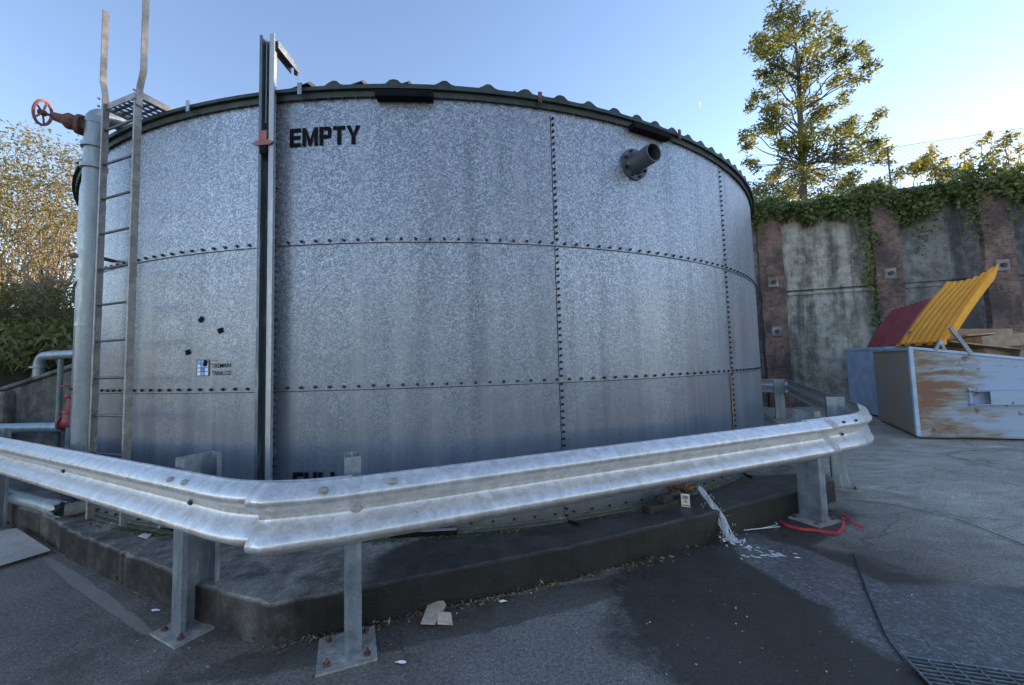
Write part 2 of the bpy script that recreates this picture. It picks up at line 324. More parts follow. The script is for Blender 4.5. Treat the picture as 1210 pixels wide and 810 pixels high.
M_MOSS = mottled('moss', (.035, .05, .012), (.09, .10, .03), 20, 1, 0, .8)
M_ROPE = plain('red_strap', (.62, .035, .045), .45)
# ------------------------------------------------------------------ ground
def flat(name, poly, z, mat, kind='structure', n=6, jag=0.02, th=None):
    """an irregular thin sheet lying at height z"""
    pts = []
    for i in range(len(poly)):
        a = Vector((*poly[i][:2], 0)); b = Vector((*poly[(i+1) % len(poly)][:2], 0))
        for k in range(n):
            q = a.lerp(b, k/n); pts.append((q.x+random.gauss(0, jag), q.y+random.gauss(0, jag)))
    mb = MB(); mb.add([(p[0], p[1], z) for p in pts], [tuple(range(len(pts)))])
    if n > 1 and th is None:
        o = mb.build(name, mat)
    else: o = mb.build(name, mat)
    return tag(o, kind=kind)
g = MB(); L = 900
g.add([(-L, -L, 0), (L, -L, 0), (L, L, 0), (-L, L, 0)], [(0, 1, 2, 3)]); struct(g, 'ground', M_ASPH, origin=(0, 0, 0))
# raised concrete plinth with a slightly worn, stepped edge
def P2(px, py, z): v = atz(px, py, z); return (v.x, v.y)
edge = [(-9.5, 6.5), (-5.63, 4.54), P2(55, 611, Z0), P2(98, 635, Z0), P2(103, 636, Z0), P2(128, 646, Z0), P2(144, 653, Z0), P2(147, 652.5, Z0), P2(200, 676, Z0), P2(262, 700, Z0),
        (-1.40, 2.375), (-.75, 2.60), (0.0, 2.86), (0.583, 3.077), (1.5, 3.48), (2.3, 3.85), (3.05, 4.20), (3.45, 4.42), (3.62, 4.75), (4.9, 7.2), (6.3, 10.2), (6.0, 15.5), (-9.5, 15.5)]
fine = []
for i in range(len(edge)):
    a, b = Vector(edge[i]), Vector(edge[(i+1) % len(edge)]); n = max(1, min(40, int((b-a).length/.09))) if max(a.y, b.y) < 6 else 1
    for k in range(n):
        q = a.lerp(b, k/n); j = .006 if n > 1 and k else 0
        fine.append((q.x+random.gauss(0, j), q.y+random.gauss(0, j)))
n = len(fine); pl = MB()
top = [Vector((x, y, Z0)) for x, y in fine]
cen = Vector((sum(p.x for p in top)/n, sum(p.y for p in top)/n, 0))
def inset(i, d):
    a = top[(i-1) % n]; b = top[(i+1) % n]; t = (b-a).normalized(); return Vector((-t.y*d, t.x*d, 0))
vs = []
for i in range(n):
    c = .010+random.random()*.012
    vs += [Vector((top[i].x, top[i].y, -.05)), Vector((top[i].x, top[i].y, Z0-c)), top[i]+inset(i, c+.004)]
fs = []
for i in range(n):
    j = (i+1) % n
    fs += [(3*i, 3*j, 3*j+1, 3*i+1), (3*i+1, 3*j+1, 3*j+2, 3*i+2)]
fs.append(tuple(3*i+2 for i in range(n)))
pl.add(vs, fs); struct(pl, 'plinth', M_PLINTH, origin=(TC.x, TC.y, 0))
# damp areas of the plinth top and yard: sheets a few millimetres above what they lie on
def pxs(l, z): return [P2(x, y, z) for x, y in l]
# shallow joint lines in the yard
M_JOINT = plain('joint_grime', (.018, .018, .018), .9)
for nm, ln in (('ground_joint', [(1008, 655), (1022, 695), (1045, 750), (1068, 782)]), ('ground_joint', [(1000, 590), (1060, 597), (1130, 613), (1200, 640), (1260, 668)])):
    mb = MB(); q = [Vector((*P2(x, y, 0.0125), .0125)) for x, y in ln]
    for a, b in zip(q[:-1], q[1:]):
        t = (b-a).normalized(); s_ = Vector((-t.y, t.x, 0))*.006
        mb.add([a-s_, b-s_, b+s_, a+s_], [(0, 1, 2, 3)])
    struct(mb, nm, M_JOINT)
# worn pale strip in the asphalt at the left
M_WORN = mottled('worn_pale_asphalt', (.10, .10, .10), (.20, .19, .175), 7, .9, 0, .5)
# hill behind the wall and bank at the left
h = MB()
WA = Vector((5.0, 13.81, 0)); WD = Vector((.957, -.29, 0)).normalized(); WN = Vector((-WD.y, WD.x, 0))   # wall line, normal pointing away from the yard
h.prism([(WA-WD*14+WN*.55)[:2], (WA+WD*45+WN*.55)[:2], (WA+WD*60+WN*90)[:2], (WA-WD*40+WN*90)[:2]], -.2, 6.2)
struct(h, 'upper_terrace', M_HILL)
def grid_terrain(name, x0, x1, y0, y1, nx, ny, fn, mat):
    mb = MB(); vs = [(x0+(x1-x0)*i/nx, y0+(y1-y0)*j/ny, 0) for j in range(ny+1) for i in range(nx+1)]
    vs = [(x, y, fn(x, y)) for x, y, _ in vs]
    fs = [(j*(nx+1)+i, j*(nx+1)+i+1, (j+1)*(nx+1)+i+1, (j+1)*(nx+1)+i) for j in range(ny) for i in range(nx)]
    mb.add(vs, fs); o = mb.build(name, mat, smooth='all'); return tag(o, kind='structure')
def bank(x, y):
    d = (-x*.75+y*.66)-10.3
    return -.3+max(0, min(1, d/3.2))*3.2+max(0, d-3)*.10+.25*sin(x*1.7)*cos(y*1.3)
grid_terrain('hillside', -60, -3.5, 4, 60, 60, 50, lambda x, y: bank(x, y) if x < -3.6 else -.3, M_EARTH)
# ------------------------------------------------------------------ the tank
tank = thing('water_tank', (TC.x, TC.y, Z0), 'huge round bolted galvanised steel water tank lettered EMPTY', 'water tank')
tiers = [(Z0+.02, Z1, 0.0), (Z1, Z2, .003), (Z2, Z3, .006)]
def sheet(a0, a1, z0, z1, r):
    mb = MB(); k = 12
    vs = []
    for i in range(k+1):
        a = a0+(a1-a0)*i/k; rr = r+.005*(i/k)
        for zz in (z0, z1): vs.append(tp(a, zz, rr))
        for zz in (z0, z1): vs.append(tp(a, zz, rr-.005))
    fs = []
    for i in range(k):
        q, p = 4*i, 4*i+4
        fs += [(q, p, p+1, q+1), (q+3, p+3, p+2, q+2), (q+1, p+1, p+3, q+3), (q+2, p+2, p, q)]
    fs += [(0, 1, 3, 2), (4*k+2, 4*k+3, 4*k+1, 4*k)]
    return mb.add(vs, fs)
NS = 15
for ti, (za, zb, dr) in enumerate(tiers):
    for i in range(-2, NS-2):
        a0 = A0+DA*i; a1 = A0+DA*(i+1) if i < NS-3 else A0-2*DA+2*pi
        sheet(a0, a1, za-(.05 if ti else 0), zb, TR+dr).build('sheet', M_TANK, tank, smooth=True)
# dark sealant lines and bolt heads along every lap
sm = MB(); bm_ = MB()
def bolt(c, nrm, r=.009, h=.010, n=6):
    nrm = nrm.normalized(); u = Vector((0, 0, 1)) if abs(nrm.z) < .9 else Vector((1, 0, 0)); v = nrm.cross(u).normalized()
    u = v.cross(nrm)
    vs = [c+u*(cos(2*pi*j/n)*r)+v*(sin(2*pi*j/n)*r) for j in range(n)]
    vs += [p+nrm*h-(p-c)*.2 for p in vs]
    bm_.add(vs, [tuple(range(n, 2*n))]+[(j, (j+1) % n, (j+1) % n+n, j+n) for j in range(n)])
def nrm(a): return Vector((sin(a), -cos(a), 0))
for zz, dr in ((Z1-.05, .003), (Z2-.05, .006)):
    pass
for k, (zz, dr) in enumerate(((Z1, .012), (Z2, .015), (Z3, .015))):
    a = -1.4
    while a < 1.45:
        z = zz-.022+random.gauss(0, .001)
        if k < 2: bolt(tp(a, z+.0, TR+dr-.004), nrm(a), .0135, .017)
        else: bolt(tp(a, z+.002, TR+dr+.014), nrm(a), .010, .012)
        a += .1175/TR
for zz, dr in ((Z1-.05, .012), (Z2-.05, .015)):
    k = 160; vs = []
    for i in range(k+1):
        a = -1.5+3.0*i/k; vs += [tp(a, zz-.003, TR+dr-.001), tp(a, zz+.002, TR+dr+.001)]
    sm.add(vs, [(2*i, 2*i+2, 2*i+3, 2*i+1) for i in range(k)])
for i in range(-1, 6):
    a = A0+DA*i
    for za, zb, dr in tiers:
        sm.add([tp(a-.0010, za+.0, TR+dr+.0075), tp(a+.0002, za, TR+dr+.0075), tp(a+.0002, zb-.05, TR+dr+.0075), tp(a-.0010, zb-.05, TR+dr+.0075)], [(0, 1, 2, 3)])
        z = za+.01
        while z < zb-.03:
            bolt(tp(a+.0035, z, TR+dr+.0045), nrm(a), .0125, .017); z += .0585
# base angle ring
k = 200; vs = []; br = MB()
for i in range(k+1):
    a = -1.5+3.0*i/k
    vs += [tp(a, Z0+.001, TR-.01), tp(a, Z0+.001, TR+.06), tp(a, Z0+.012, TR+.06), tp(a, Z0+.012, TR+.014), tp(a, Z0+.03, TR+.014), tp(a, Z0+.03, TR-.01)]
br.add(vs, [(6*i+j, 6*i+6+j, 6*i+7+j, 6*i+1+j) for i in range(k) for j in range(5)])
br.build('base_ring', mat_galv('base_ring_steel', (.16, .16, .13), (.08, .085, .06), rough=.8, metal=.2, rust=.5), tank, smooth=True)
a = -1.2
while a < 1.4: bolt(tp(a, Z0+.055, TR+.006), nrm(a), .011, .014); a += .1175/TR*1.5
tag(bm_.build('bolt_heads', M_BOLT, tank), kind='stuff')
tag(sm.build('sealant_lines', M_SEAL, tank), kind='stuff')
# rim curb and roof: shallow, ribbed steel sheets that overhang the shell
rim = MB(); k = 180; vs = []
BUMPS = [-.027, .057, .128, .191, .247, .303, .352, .4, .446, .487, .53, .574, .615]+[.655+.038*i for i in range(36)]
def ziz(a):
    a = (a+pi) % (2*pi)-pi; return .006*sin(a*9)+sum(.040*math.exp(-((a-b)/.0085)**4) for b in BUMPS if abs(a-b) < .03)
for i in range(k+1):
    a = 2*pi*i/k
    vs += [tp(a, Z3-.012, TR+.020), tp(a, Z3-.012, TR+.035), tp(a, Z3+.035, TR+.040), tp(a, Z3+.035, TR-.02)]
rim.add(vs, [(4*i+j, 4*i+4+j, 4*i+5+j, 4*i+1+j) for i in range(k) for j in range(3)]); rim.build('rim_angle', M_ROOF, tank, smooth=True)
rf = MB(); k = 1100; RR = TR+.065; vs = [Vector((TC.x, TC.y, Z3+.085)), Vector((TC.x, TC.y, Z3+.045))]
for i in range(k): vs.append(tp(2*pi*i/k, Z3+.074+ziz(2*pi*i/k), RR))
for i in range(k): vs.append(tp(2*pi*i/k, Z3+.036, RR+.005))
fs = [(0, 2+i, 2+(i+1) % k) for i in range(k)]+[(1, 2+k+(i+1) % k, 2+k+i) for i in range(k)]+[(2+i, 2+k+i, 2+k+(i+1) % k, 2+(i+1) % k) for i in range(k)]
rf.add(vs, fs); rf.build('roof', M_ROOF, tank, smooth=True)
# trapezoid ribs run parallel across the roof (about -20 degrees), ends showing along the rim
ph = radians(-20); U = Vector((cos(ph), sin(ph), 0)); V = Vector((-U.y, U.x, 0))
ribs = []
n0 = V.dot(Vector((-.896, 3.284, 0))-Vector((TC.x, TC.y, 0)))
for q in range(0, 72):
    off = n0-.26+q*.152
    if abs(off) > RR-.03: continue
    half = math.sqrt(max(RR*RR-off*off, 0))-.12
    if half < .2: continue
    mb = MB(); c = Vector((TC.x, TC.y, 0))+V*off; zz = Z3+.085
    pr = [(-.062, 0), (-.034, .034), (.034, .034), (.062, 0)]
    a_, b_ = c-U*half, c+U*half
    vs = [a_+V*o+Vector((0, 0, zz+h_)) for o, h_ in pr]+[b_+V*o+Vector((0, 0, zz+h_)) for o, h_ in pr]
    mb.add(vs, [(0, 1, 5, 4), (1, 2, 6, 5), (2, 3, 7, 6), (3, 2, 1, 0), (4, 5, 6, 7)])
    mb.build('roof_rib', M_ROOF, tank)
# dark bars and small pale clips under the rim
for x0, x1, yy in ((445, 512, 113), (746, 788, 158)):
    a0, z0 = tank_at(x0, yy, TR+.05); a1, _ = tank_at(x1, yy, TR+.05); mb = MB(); k = 8; z0 = Z3-.03
    for i in range(k):
        b0, b1 = a0+(a1-a0)*i/k, a0+(a1-a0)*(i+1)/k
        mb.hexa([tp(b0, z0-.02, TR+.10), tp(b1, z0-.02, TR+.10), tp(b1, z0-.02, TR+.02), tp(b0, z0-.02, TR+.02), tp(b0, z0+.035, TR+.10), tp(b1, z0+.035, TR+.10), tp(b1, z0+.035, TR+.02), tp(b0, z0+.035, TR+.02)])
    mb.build('edge_bar', M_BLACK, tank)
for x0, mt in ((354.5, M_POST), (223, M_POST), (638, M_RUSTV), (800, M_RUSTV)):
    a0, _ = tank_at(x0, 115, TR+.08); mb = MB(); mb.box(tp(a0, Z3+.045, TR+.085), (.017, .006, .05), Vector((cos(a0), sin(a0), 0))); mb.build('edge_clip', mt, tank)
# ---- lettering on the shell, flat vinyl bent to the curve
def on_shell(polys, a_left, z_base, unit, r, name, mat, parent, skew=0):
    mb = MB()
    for poly in polys:
        n = len(poly); vs = [tp(a_left+(x*unit)/TR, z_base+y*unit+x*unit*skew, r) for x, y in poly]
        mb.add(vs, [tuple(range(n))])
    return mb.build(name, mat, parent)
def rect(x0, y0, x1, y1): return [(x0, y0), (x1, y0), (x1, y1), (x0, y1)]
GL = {'E': (.74, [rect(0, 0, .24, 1), rect(.255, 0, .7, .21), rect(.255, .40, .66, .60), rect(.255, .79, .7, 1)]),
      'M': (1.0, [rect(0, 0, .22, 1), rect(.74, 0, .96, 1), [(.235, 1), (.235, .62), (.48-.09, 0), (.475, 0), (.475, .38)], [(.725, 1), (.725, .62), (.57, 0), (.485, 0), (.485, .38)]]),
      'P': (.78, [rect(0, 0, .24, 1), rect(.255, .80, .55, 1), rect(.255, .36, .55, .56), [(.55, .36), (.68, .40), (.74, .50), (.74, .86), (.68, .96), (.55, 1), (.55, .80), (.52, .78), (.52, .58), (.55, .56)]]),
      'T': (.76, [rect(0, .80, .245, 1), rect(.255, 0, .495, 1), rect(.505, .80, .75, 1)]),
      'Y': (.86, [rect(.30, 0, .54, .42), [(0, 1), (.26, 1), (.41, .60), (.41, .43), (.30, .43)], [(.84, 1), (.58, 1), (.43, .60), (.43, .43), (.54, .43)]]),
      'F': (.70, [rect(0, 0, .24, 1), rect(.255, .38, .62, .58), rect(.255, .79, .68, 1)]),
      'U': (.84, [rect(0, .15, .24, 1), rect(.54, .15, .78, 1), [(0, .14), (.10, 0), (.38, 0), (.38, .2), (.24, .2), (.24, .14)], [(.78, .14), (.68, 0), (.40, 0), (.40, .2), (.54, .2), (.54, .14)]]),
      'L': (.70, [rect(0, 0, .24, 1), rect(.255, 0, .66, .21)])}
def word(txt, a_left, z, hgt, width):
    tot = sum(GL[c][0] for c in txt)+.05*(len(txt)-1); sx = width/(tot*hgt); x = 0; polys = []
    for c in txt:
        for p in GL[c][1]: polys.append([((x+q[0])*sx, q[1]) for q in p])
        x += GL[c][0]+.05
    on_shell(polys, a_left, z, hgt, TR+.014, 'lettering', M_BLACK, tank)
a, z = tank_at(343.5, 175); a2, _ = tank_at(427, 171)
word('EMPTY', a, 3.425, .162, (a2-a)*TR)
a, z = tank_at(347, 564); word('FULL', a, z-.12, .16, .40)
# company decal
def txt_on_shell(body, px, pz, h, wd, mat, name='decal_text', bold=0.0):
    cu = bpy.data.curves.new('t', 'FONT'); cu.body = body; cu.size = 1; cu.offset = bold; cu.resolution_u = 2
    ob = bpy.data.objects.new('t', cu); COL.objects.link(ob); dg = bpy.context.evaluated_depsgraph_get(); me = ob.evaluated_get(dg).to_mesh()
    xs = [v.co.x for v in me.vertices]; ys = [v.co.y for v in me.vertices]; x0, x1, y0, y1 = min(xs), max(xs), min(ys), max(ys)
    mb = MB(); mb.add([tp(px+(v.co.x-x0)/(x1-x0)*wd/TR, pz+(v.co.y-y0)/(y1-y0)*h, TR+.0125) for v in me.vertices], [tuple(p.vertices) for p in me.polygons])
    ob.evaluated_get(dg).to_mesh_clear(); bpy.data.objects.remove(ob); bpy.data.curves.remove(cu)
    return mb.build(name, mat, tank)
aL, zT = tank_at(234, 425.5); aR, zB = tank_at(248.5, 444.5); wl = (aR-aL)*TR; hl = zT-zB
M_NAVY = plain('decal_navy', (.02, .035, .09), .4); M_LB = plain('decal_light_blue', (.12, .38, .80), .4); M_PB = plain('decal_pale', (.62, .72, .86), .4); M_MB = plain('decal_mid_blue', (.04, .16, .55), .4)
on_shell([rect(0, 0, 1, hl/wl)], aL, zB, wl, TR+.0115, 'decal_back', M_NAVY, tank)
cols = [[M_PB, M_LB, M_PB], [M_PB, M_MB, M_PB], [M_PB, M_LB, M_PB], [M_LB, M_LB, M_PB]]
for r_ in range(4):
    for c_ in range(3):
        on_shell([rect(.07+c_*.30, (.05+r_*.235)*hl/wl, .07+c_*.30+.26, (.05+r_*.235+.20)*hl/wl)], aL, zB, wl, TR+.0125, 'decal_pane', cols[r_][c_], tank)
a1, z1 = tank_at(251, 434.5); a2, _ = tank_at(274, 434); txt_on_shell('TASMAN', a1, (zT+zB)/2-.004, .037, (a2-a1)*TR, M_BLACK, bold=.003)
a1b, _ = tank_at(252, 434.5); txt_on_shell('TANK CO', a1b, zB+.003, .037, (a2-a1)*TR*.97, M_BLACK, bold=.003)
txt_on_shell('THE', a1b, zT-.018, .014, .05, M_BLACK)
for px, py, rot in ((239, 378, .7), (262, 391, .3), (223.5, 416.5, .25), (244.5, 429.5, 1.35)):
    a1, z1 = tank_at(px, py); s_ = .026; cr_, sr_ = cos(rot), sin(rot)
    on_shell([[(x*cr_-y*sr_, x*sr_+y*cr_) for x, y in ((-1, -.8), (1, -.8), (1, .8), (-1, .8))]], a1, z1, s_, TR+.014, 'black_patch', M_BLACK, tank)
a1, z1 = tank_at(867, 410); on_shell([rect(-.5, -1, -.42, 1), rect(.42, -1, .5, 1), rect(-.42, .92, .42, 1), rect(-.42, -1, .42, -.92)], a1, z1, .07, TR+.014, 'faded_sticker', M_PINK, tank)
M_RSTK = mottled('seam_rust', (.22, .11, .04), (.36, .20, .08), 30, .9)
mb = MB(); aa = A0+DA*3
vs = [];
for i in range(21):
    zz = Z1-.06-i*.05; vs += [tp(aa-.006-random.random()*.002, zz, TR+.0135), tp(aa-.001, zz, TR+.0135)]
mb.add(vs, [(2*i, 2*i+1, 2*i+3, 2*i+2) for i in range(20)]); mb.build('rust_streak', M_RSTK, tank)
# overflow nozzle
an, zn = tank_at(748, 196); c0 = tp(an, zn, TR+.005); nn = nrm(an); nz = MB()
nz.tube([c0, c0+nn*.028], .155, 28); fl = nz.build('nozzle_flange', M_GREYPVC, tank, smooth=True)
nz = MB(); R0 = .088
ring = lambda d, r: [c0+nn*d+Vector((cos(an), sin(an), 0))*(cos(2*pi*j/28)*r)+Vector((0, 0, 1))*(sin(2*pi*j/28)*r) for j in range(28)]
vs = []; prof = [(.03, R0+.02), (.07, R0), (.27, R0), (.27, R0-.010), (.05, R0-.010)]
for d, r in prof: vs += ring(d, r)
nz.add(vs, [(i*28+j, i*28+(j+1) % 28, (i+1)*28+(j+1) % 28, (i+1)*28+j) for i in range(len(prof)-1) for j in range(28)]+[tuple(4*28+j for j in range(28))[::-1]])
nz.build('overflow_nozzle', M_GREYPVC, tank, smooth=True)
for j in range(8):
    t_ = 2*pi*(j+.5)/8; p = c0+nn*.028+Vector((cos(an), sin(an), 0))*(cos(t_)*.128)+Vector((0, 0, 1))*(sin(t_)*.128)
    mb = MB(); mb.tube([p, p+nn*.022], .014, 6); mb.build('flange_bolt', M_BOLT, fl)
# roof hatch box
mb = MB(); ah, _ = tank_at(215, 128, TR-.25); ch = tp(ah, 4.03, TR-.42); mb.box(ch, (.20, .16, .055), Vector((cos(ah), sin(ah), 0))); mb.build('roof_hatch', mat_galv('pale_zinc', (.6, .6, .58), (.45, .45, .44), metal=.2), tank, bevel=.006)
# ------------------------------------------------------------------ level gauge
ag, zg = tank_at(315, 300, TR+.10); gp = tp(ag, 0, TR+.09); n_ = nrm(ag); u_ = Vector((cos(ag), sin(ag), 0))
zt_ = 0; d = ray(316, 44); zt_ = CAMZ+d.z*hypot(gp.x, gp.y)/hypot(d.x, d.y)
M_GDARK = mat_galv('gauge_dark_zinc', (.16, .19, .21), (.09, .11, .13), rough=.45, metal=.4); M_GLITE = mat_galv('gauge_pale_zinc', (.44, .46, .46), (.34, .36, .37), rough=.45, metal=.5)
ga = thing('level_gauge', (gp.x, gp.y, .3), 'tall level gauge channel with red pointer beside the word EMPTY', 'gauge')
zm = (zt_+.32)/2; hz = (zt_-.32)/2
for nm, off, out, hw, hd, mt in (('channel_back', -.015, -.035, .045, .003, M_GDARK), ('channel_flange', -.058, 0, .004, .038, M_GDARK), ('channel_flange', .032, .0, .004, .038, M_GLITE), ('front_strip', .052, .034, .018, .004, M_GLITE), ('lip', -.05, .036, .012, .003, M_GDARK)):  # light on the right flange and strip put into the colour as paler zinc
    mb = MB(); mb.box(Vector((gp.x, gp.y, zm))+u_*off+n_*out, (hw, hd, hz), u_); mb.build(nm, mt, ga)
for z in (.9, 2.0, 3.1):
    mb = MB(); mb.box(Vector((gp.x, gp.y, z))+n_*-.065, (.03, .028, .02), u_); mb.build('bracket', M_GDARK, ga)
mb = MB(); mb.tube([Vector((gp.x, gp.y, zt_-.02))+u_*-.02+n_*.01, Vector((gp.x, gp.y, 3.60))+u_*-.02+n_*.01], .0035, 6); mb.build('cable', M_GLITE, ga)
pz = CAMZ+ray(314, 172).z*hypot(gp.x, gp.y)/hypot(ray(314, 172).x, ray(314, 172).y)
c = Vector((gp.x, gp.y, pz))+n_*.045+u_*-.012
mb = MB(); mb.extr([c+u_*x+Vector((0, 0, z)) for x, z in ((-.10, 0), (-.055, -.02), (.055, -.02), (.10, 0), (.055, .02), (-.055, .02))], n_*.012); pt = mb.build('pointer', M_PINK, ga)
mb = MB(); mb.box(c+Vector((0, 0, .06))+u_*0.0, (.028, .006, .045), u_); mb.build('pointer_carrier', M_PINK, ga)
mb = MB(); mb.box(c+Vector((0, 0, -.055)), (.028, .008, .034), u_); mb.build('pointer_weight', M_BLACK, ga)
# arm over the rim
At_ = Vector((gp.x, gp.y, zt_-.035)); Bt = At_-n_*.30-u_*.02
dirA = (Bt-At_).normalized(); sA = dirA.cross(Vector((0, 0, 1))).normalized()
mb = MB(); mb.box((At_+Bt)/2+u_*.04, ((Bt-At_).length/2, .035, .004), dirA); mb.box((At_+Bt)/2+u_*.04+sA*.035+Vector((0, 0, -.03)), ((Bt-At_).length/2, .004, .032), dirA); mb.box((At_+Bt)/2+u_*.04-sA*.035+Vector((0, 0, -.03)), ((Bt-At_).length/2, .004, .03), dirA); mb.build('arm', M_GLITE, ga)
mb = MB(); mb.tube([Bt+u_*.05+Vector((0, 0, .0)), Bt+u_*.05+Vector((0, 0, -.07))], .018, 8); mb.build('pulley', M_PINK, ga)
mb = MB(); mb.tube([Bt+u_*.06+Vector((0, 0, -.05)), Bt+u_*.07+Vector((0, 0, -.25)), Vector((Bt.x, Bt.y, Z3+.1))+u_*.07], .0025, 5); mb.build('float_wire', M_GLITE, ga)
# ------------------------------------------------------------------ ladder with platform
RL = 6.11; aLr, aRr = tank_at(113, 440, RL)[0], tank_at(153, 440, RL)[0]; zr0 = tank_at(121, 447, RL)[1]; zrs = (tank_at(127, 234, RL)[1]-zr0)/5; LZ0 = .36
lad = thing('ladder', tp((aLr+aRr)/2, Z0, RL), 'steel ladder with raised hand bars and mesh landing up the tank side', 'ladder')
nl = nrm((aLr+aRr)/2); ul = Vector((cos((aLr+aRr)/2), sin((aLr+aRr)/2), 0))
def zcol(px, py, P): d = ray(px, py); return CAMZ+d.z*hypot(P.x, P.y)/hypot(d.x, d.y)
for a_, sgn, py in ((aLr, -1, 122), (aRr, 1, 112)):
    P = tp(a_, 0, RL); zt2 = zcol(128 if sgn < 0 else 162, py, P)
    mb = MB(); mb.box(Vector((P.x, P.y, (zt2+LZ0)/2)), (.005, .025, (zt2-LZ0)/2), ul); mb.box(Vector((P.x, P.y, (zt2+LZ0)/2))+ul*(-sgn*.005)+nl*.0235, (.011, .0035, (zt2-LZ0)/2), ul)
    mb.build('rail', M_LADDER, lad)
    zb_ = zt2; top_ = zcol(125, 9, P) if sgn < 0 else zcol(180, -60, P)
    mb = MB()
    pts = [(0.0, zb_-.10), (0.0, zb_+.06), (.045*sgn, zb_+.20), (.045*sgn, top_)]
    for (o0, za), (o1, zb2) in zip(pts[:-1], pts[1:]):
        q0, q1 = P+ul*(o0+sgn*.012), P+ul*(o1+sgn*.012)
        w_ = nl*.023; th = ul*.006
        mb.hexa([Vector((q.x, q.y, z))+s1+s2 for q, z in ((q0, za), (q1, zb2)) for s1, s2 in ((-w_, -th), (w_, -th), (w_, th), (-w_, th))])
        # raised edge so that it reads as an angle bar
    hb = mb.build('hand_bar', M_LADDER, lad)
    for z in (zb_-.05, zb_+.02):
        m2 = MB(); m2.tube([P+Vector((0, 0, z))+nl*.03-ul*.01+ul*sgn*.02, P+Vector((0, 0, z))+nl*.045-ul*.01+ul*sgn*.02], .010, 6); m2.build('bolt', M_LADDER, hb)
for i in range(-3, 9):
    z = zr0+i*zrs
    if z > 3.95 or z < LZ0: continue
    mb = MB(); mb.tube([tp(aLr, z, RL), tp(aRr, z, RL)], .011, 8); mb.build('rung', M_RUNG, lad, smooth=True)
for z in (.46, ):
    for a_ in (aLr, aRr):
        mb = MB(); q = tp(a_, z, RL-.12); mb.box(q, (.005, .115, .02), ul); mb.build('standoff', M_LADDER, lad)
PL = tp(aLr, 0, RL); PR = tp(aRr, 0, RL); zp = zcol(128, 128, PL)
# landing: frame of angle bars and a grating of crossed flats
fr = MB(); c1, c2 = Vector((PL.x, PL.y, zp)), Vector((PR.x, PR.y, zp)); dep = .60
c3, c4 = c2-nl*dep, c1-nl*dep
for a_, b_ in ((c1, c2), (c2, c3), (c3, c4), (c4, c1)):
    dd = (b_-a_).normalized(); fr.box((a_+b_)/2, ((b_-a_).length/2, .004, .028), dd)
lf = fr.build('landing_frame', M_LADDER, lad)
mb = MB(); dd = (c3-c2); n1 = 10; n2 = 7
for i in range(1, n1): q0 = c1+(c4-c1)*(i/n1); q1 = c2+(c3-c2)*(i/n1); mb.box((q0+q1)/2, ((q1-q0).length/2, .004, .012), (q1-q0))
for i in range(1, n2): q0 = c1+(c2-c1)*(i/n2); q1 = c4+(c3-c4)*(i/n2); mb.box((q0+q1)/2, ((q1-q0).length/2, .004, .0115), (q1-q0))
tag(mb.build('grating', M_RUNG, lf), kind='stuff')
mb = MB(); mb.box((c3+c4)/2+Vector((0, 0, -.03))-nl*.05, (.26, .08, .006), ul); mb.build('landing_bracket', M_GLITE, lad)
# ------------------------------------------------------------------ tall fill pipe with valve and handwheel
pd = Vector((-3.83, 3.665, 0)); 
pipe = thing('fill_pipe', (pd.x, pd.y, 0), 'tall grey vertical pipe left of the ladder with rusty handwheel valve', 'pipe')
ztop = zcol(104, 132, pd)-.09
rad = Vector((TC.x-pd.x, TC.y-pd.y, 0)).normalized()
mb = MB(); mb.tube([pd+rad*.25+Vector((0, 0, .62)), pd+rad*.12+Vector((0, 0, .62)), pd+rad*.03+Vector((0, 0, .66)), pd+Vector((0, 0, .76)), pd+Vector((0, 0, ztop))], .076, 20); mb.build('riser', M_PIPE, pipe, smooth=True)
rad = Vector((TC.x-pd.x, TC.y-pd.y, 0)).normalized()
mb = MB(); q = [pd+Vector((0, 0, ztop-.02))]+[pd+rad*(.13-.13*cos(t*pi/12))+Vector((0, 0, ztop+.10*sin(t*pi/12))) for t in range(0, 7)]+[pd+rad*.75+Vector((0, 0, ztop+.10))]
mb.tube(q, .080, 20); mb.build('elbow', M_PIPE, pipe, smooth=True)
for z in (zcol(104, 172, pd), zcol(104, 197, pd), 2.02):
    mb = MB(); mb.tube([pd+Vector((0, 0, z-.02)), pd+Vector((0, 0, z+.02))], .098 if z > 2.5 else .084, 20); mb.build('clamp', M_PIPE, pipe, smooth=True)
mb = MB(); zc = zcol(104, 303, pd); mb.box(pd+Vector((-.10, -.03, zc)), (.05, .02, .012)); mb.box(pd+rad*.10+Vector((0, 0, zc)), (.02, .09, .012)); mb.build('support_bracket', M_RUSTV, pipe)
# valve: body against the pipe, bonnet, stem, handwheel
va = Vector((-.93, -.35, .24)).normalized(); b0 = pd+Vector((0, 0, zcol(104, 151, pd)))
mb = MB(); mb.tube([b0+va*.02, b0+va*.09, b0+va*.091, b0+va*.125, b0+va*.126, b0+va*.20, b0+va*.24, b0+va*.30], [.062, .062, .092, .092, .062, .074, .044, .038], 14)
vb = mb.build('valve_body', M_RUSTV, pipe, smooth=True)
mb = MB(); mb.tube([b0+va*.12+Vector((0, 0, -.08)), b0+va*.13+Vector((0, 0, .06))], .034, 10); mb.build('valve_boss', M_RUSTV, vb, smooth=True)
for t in range(5):
    mb = MB(); s1 = va.cross(Vector((0, 0, 1))).normalized(); s2 = s1.cross(va); t_ = t*2*pi/5; o_ = (s1*cos(t_)+s2*sin(t_))*.058
    mb.tube([b0+va*.075+o_, b0+va*.14+o_], .010, 6); mb.build('bolt', M_RUSTV, vb)
mb = MB(); mb.tube([b0+va*.30, b0+va*.40], .013, 8); mb.build('stem', M_RUSTV, pipe, smooth=True)
hwc = b0+va*.385; Rw = .105
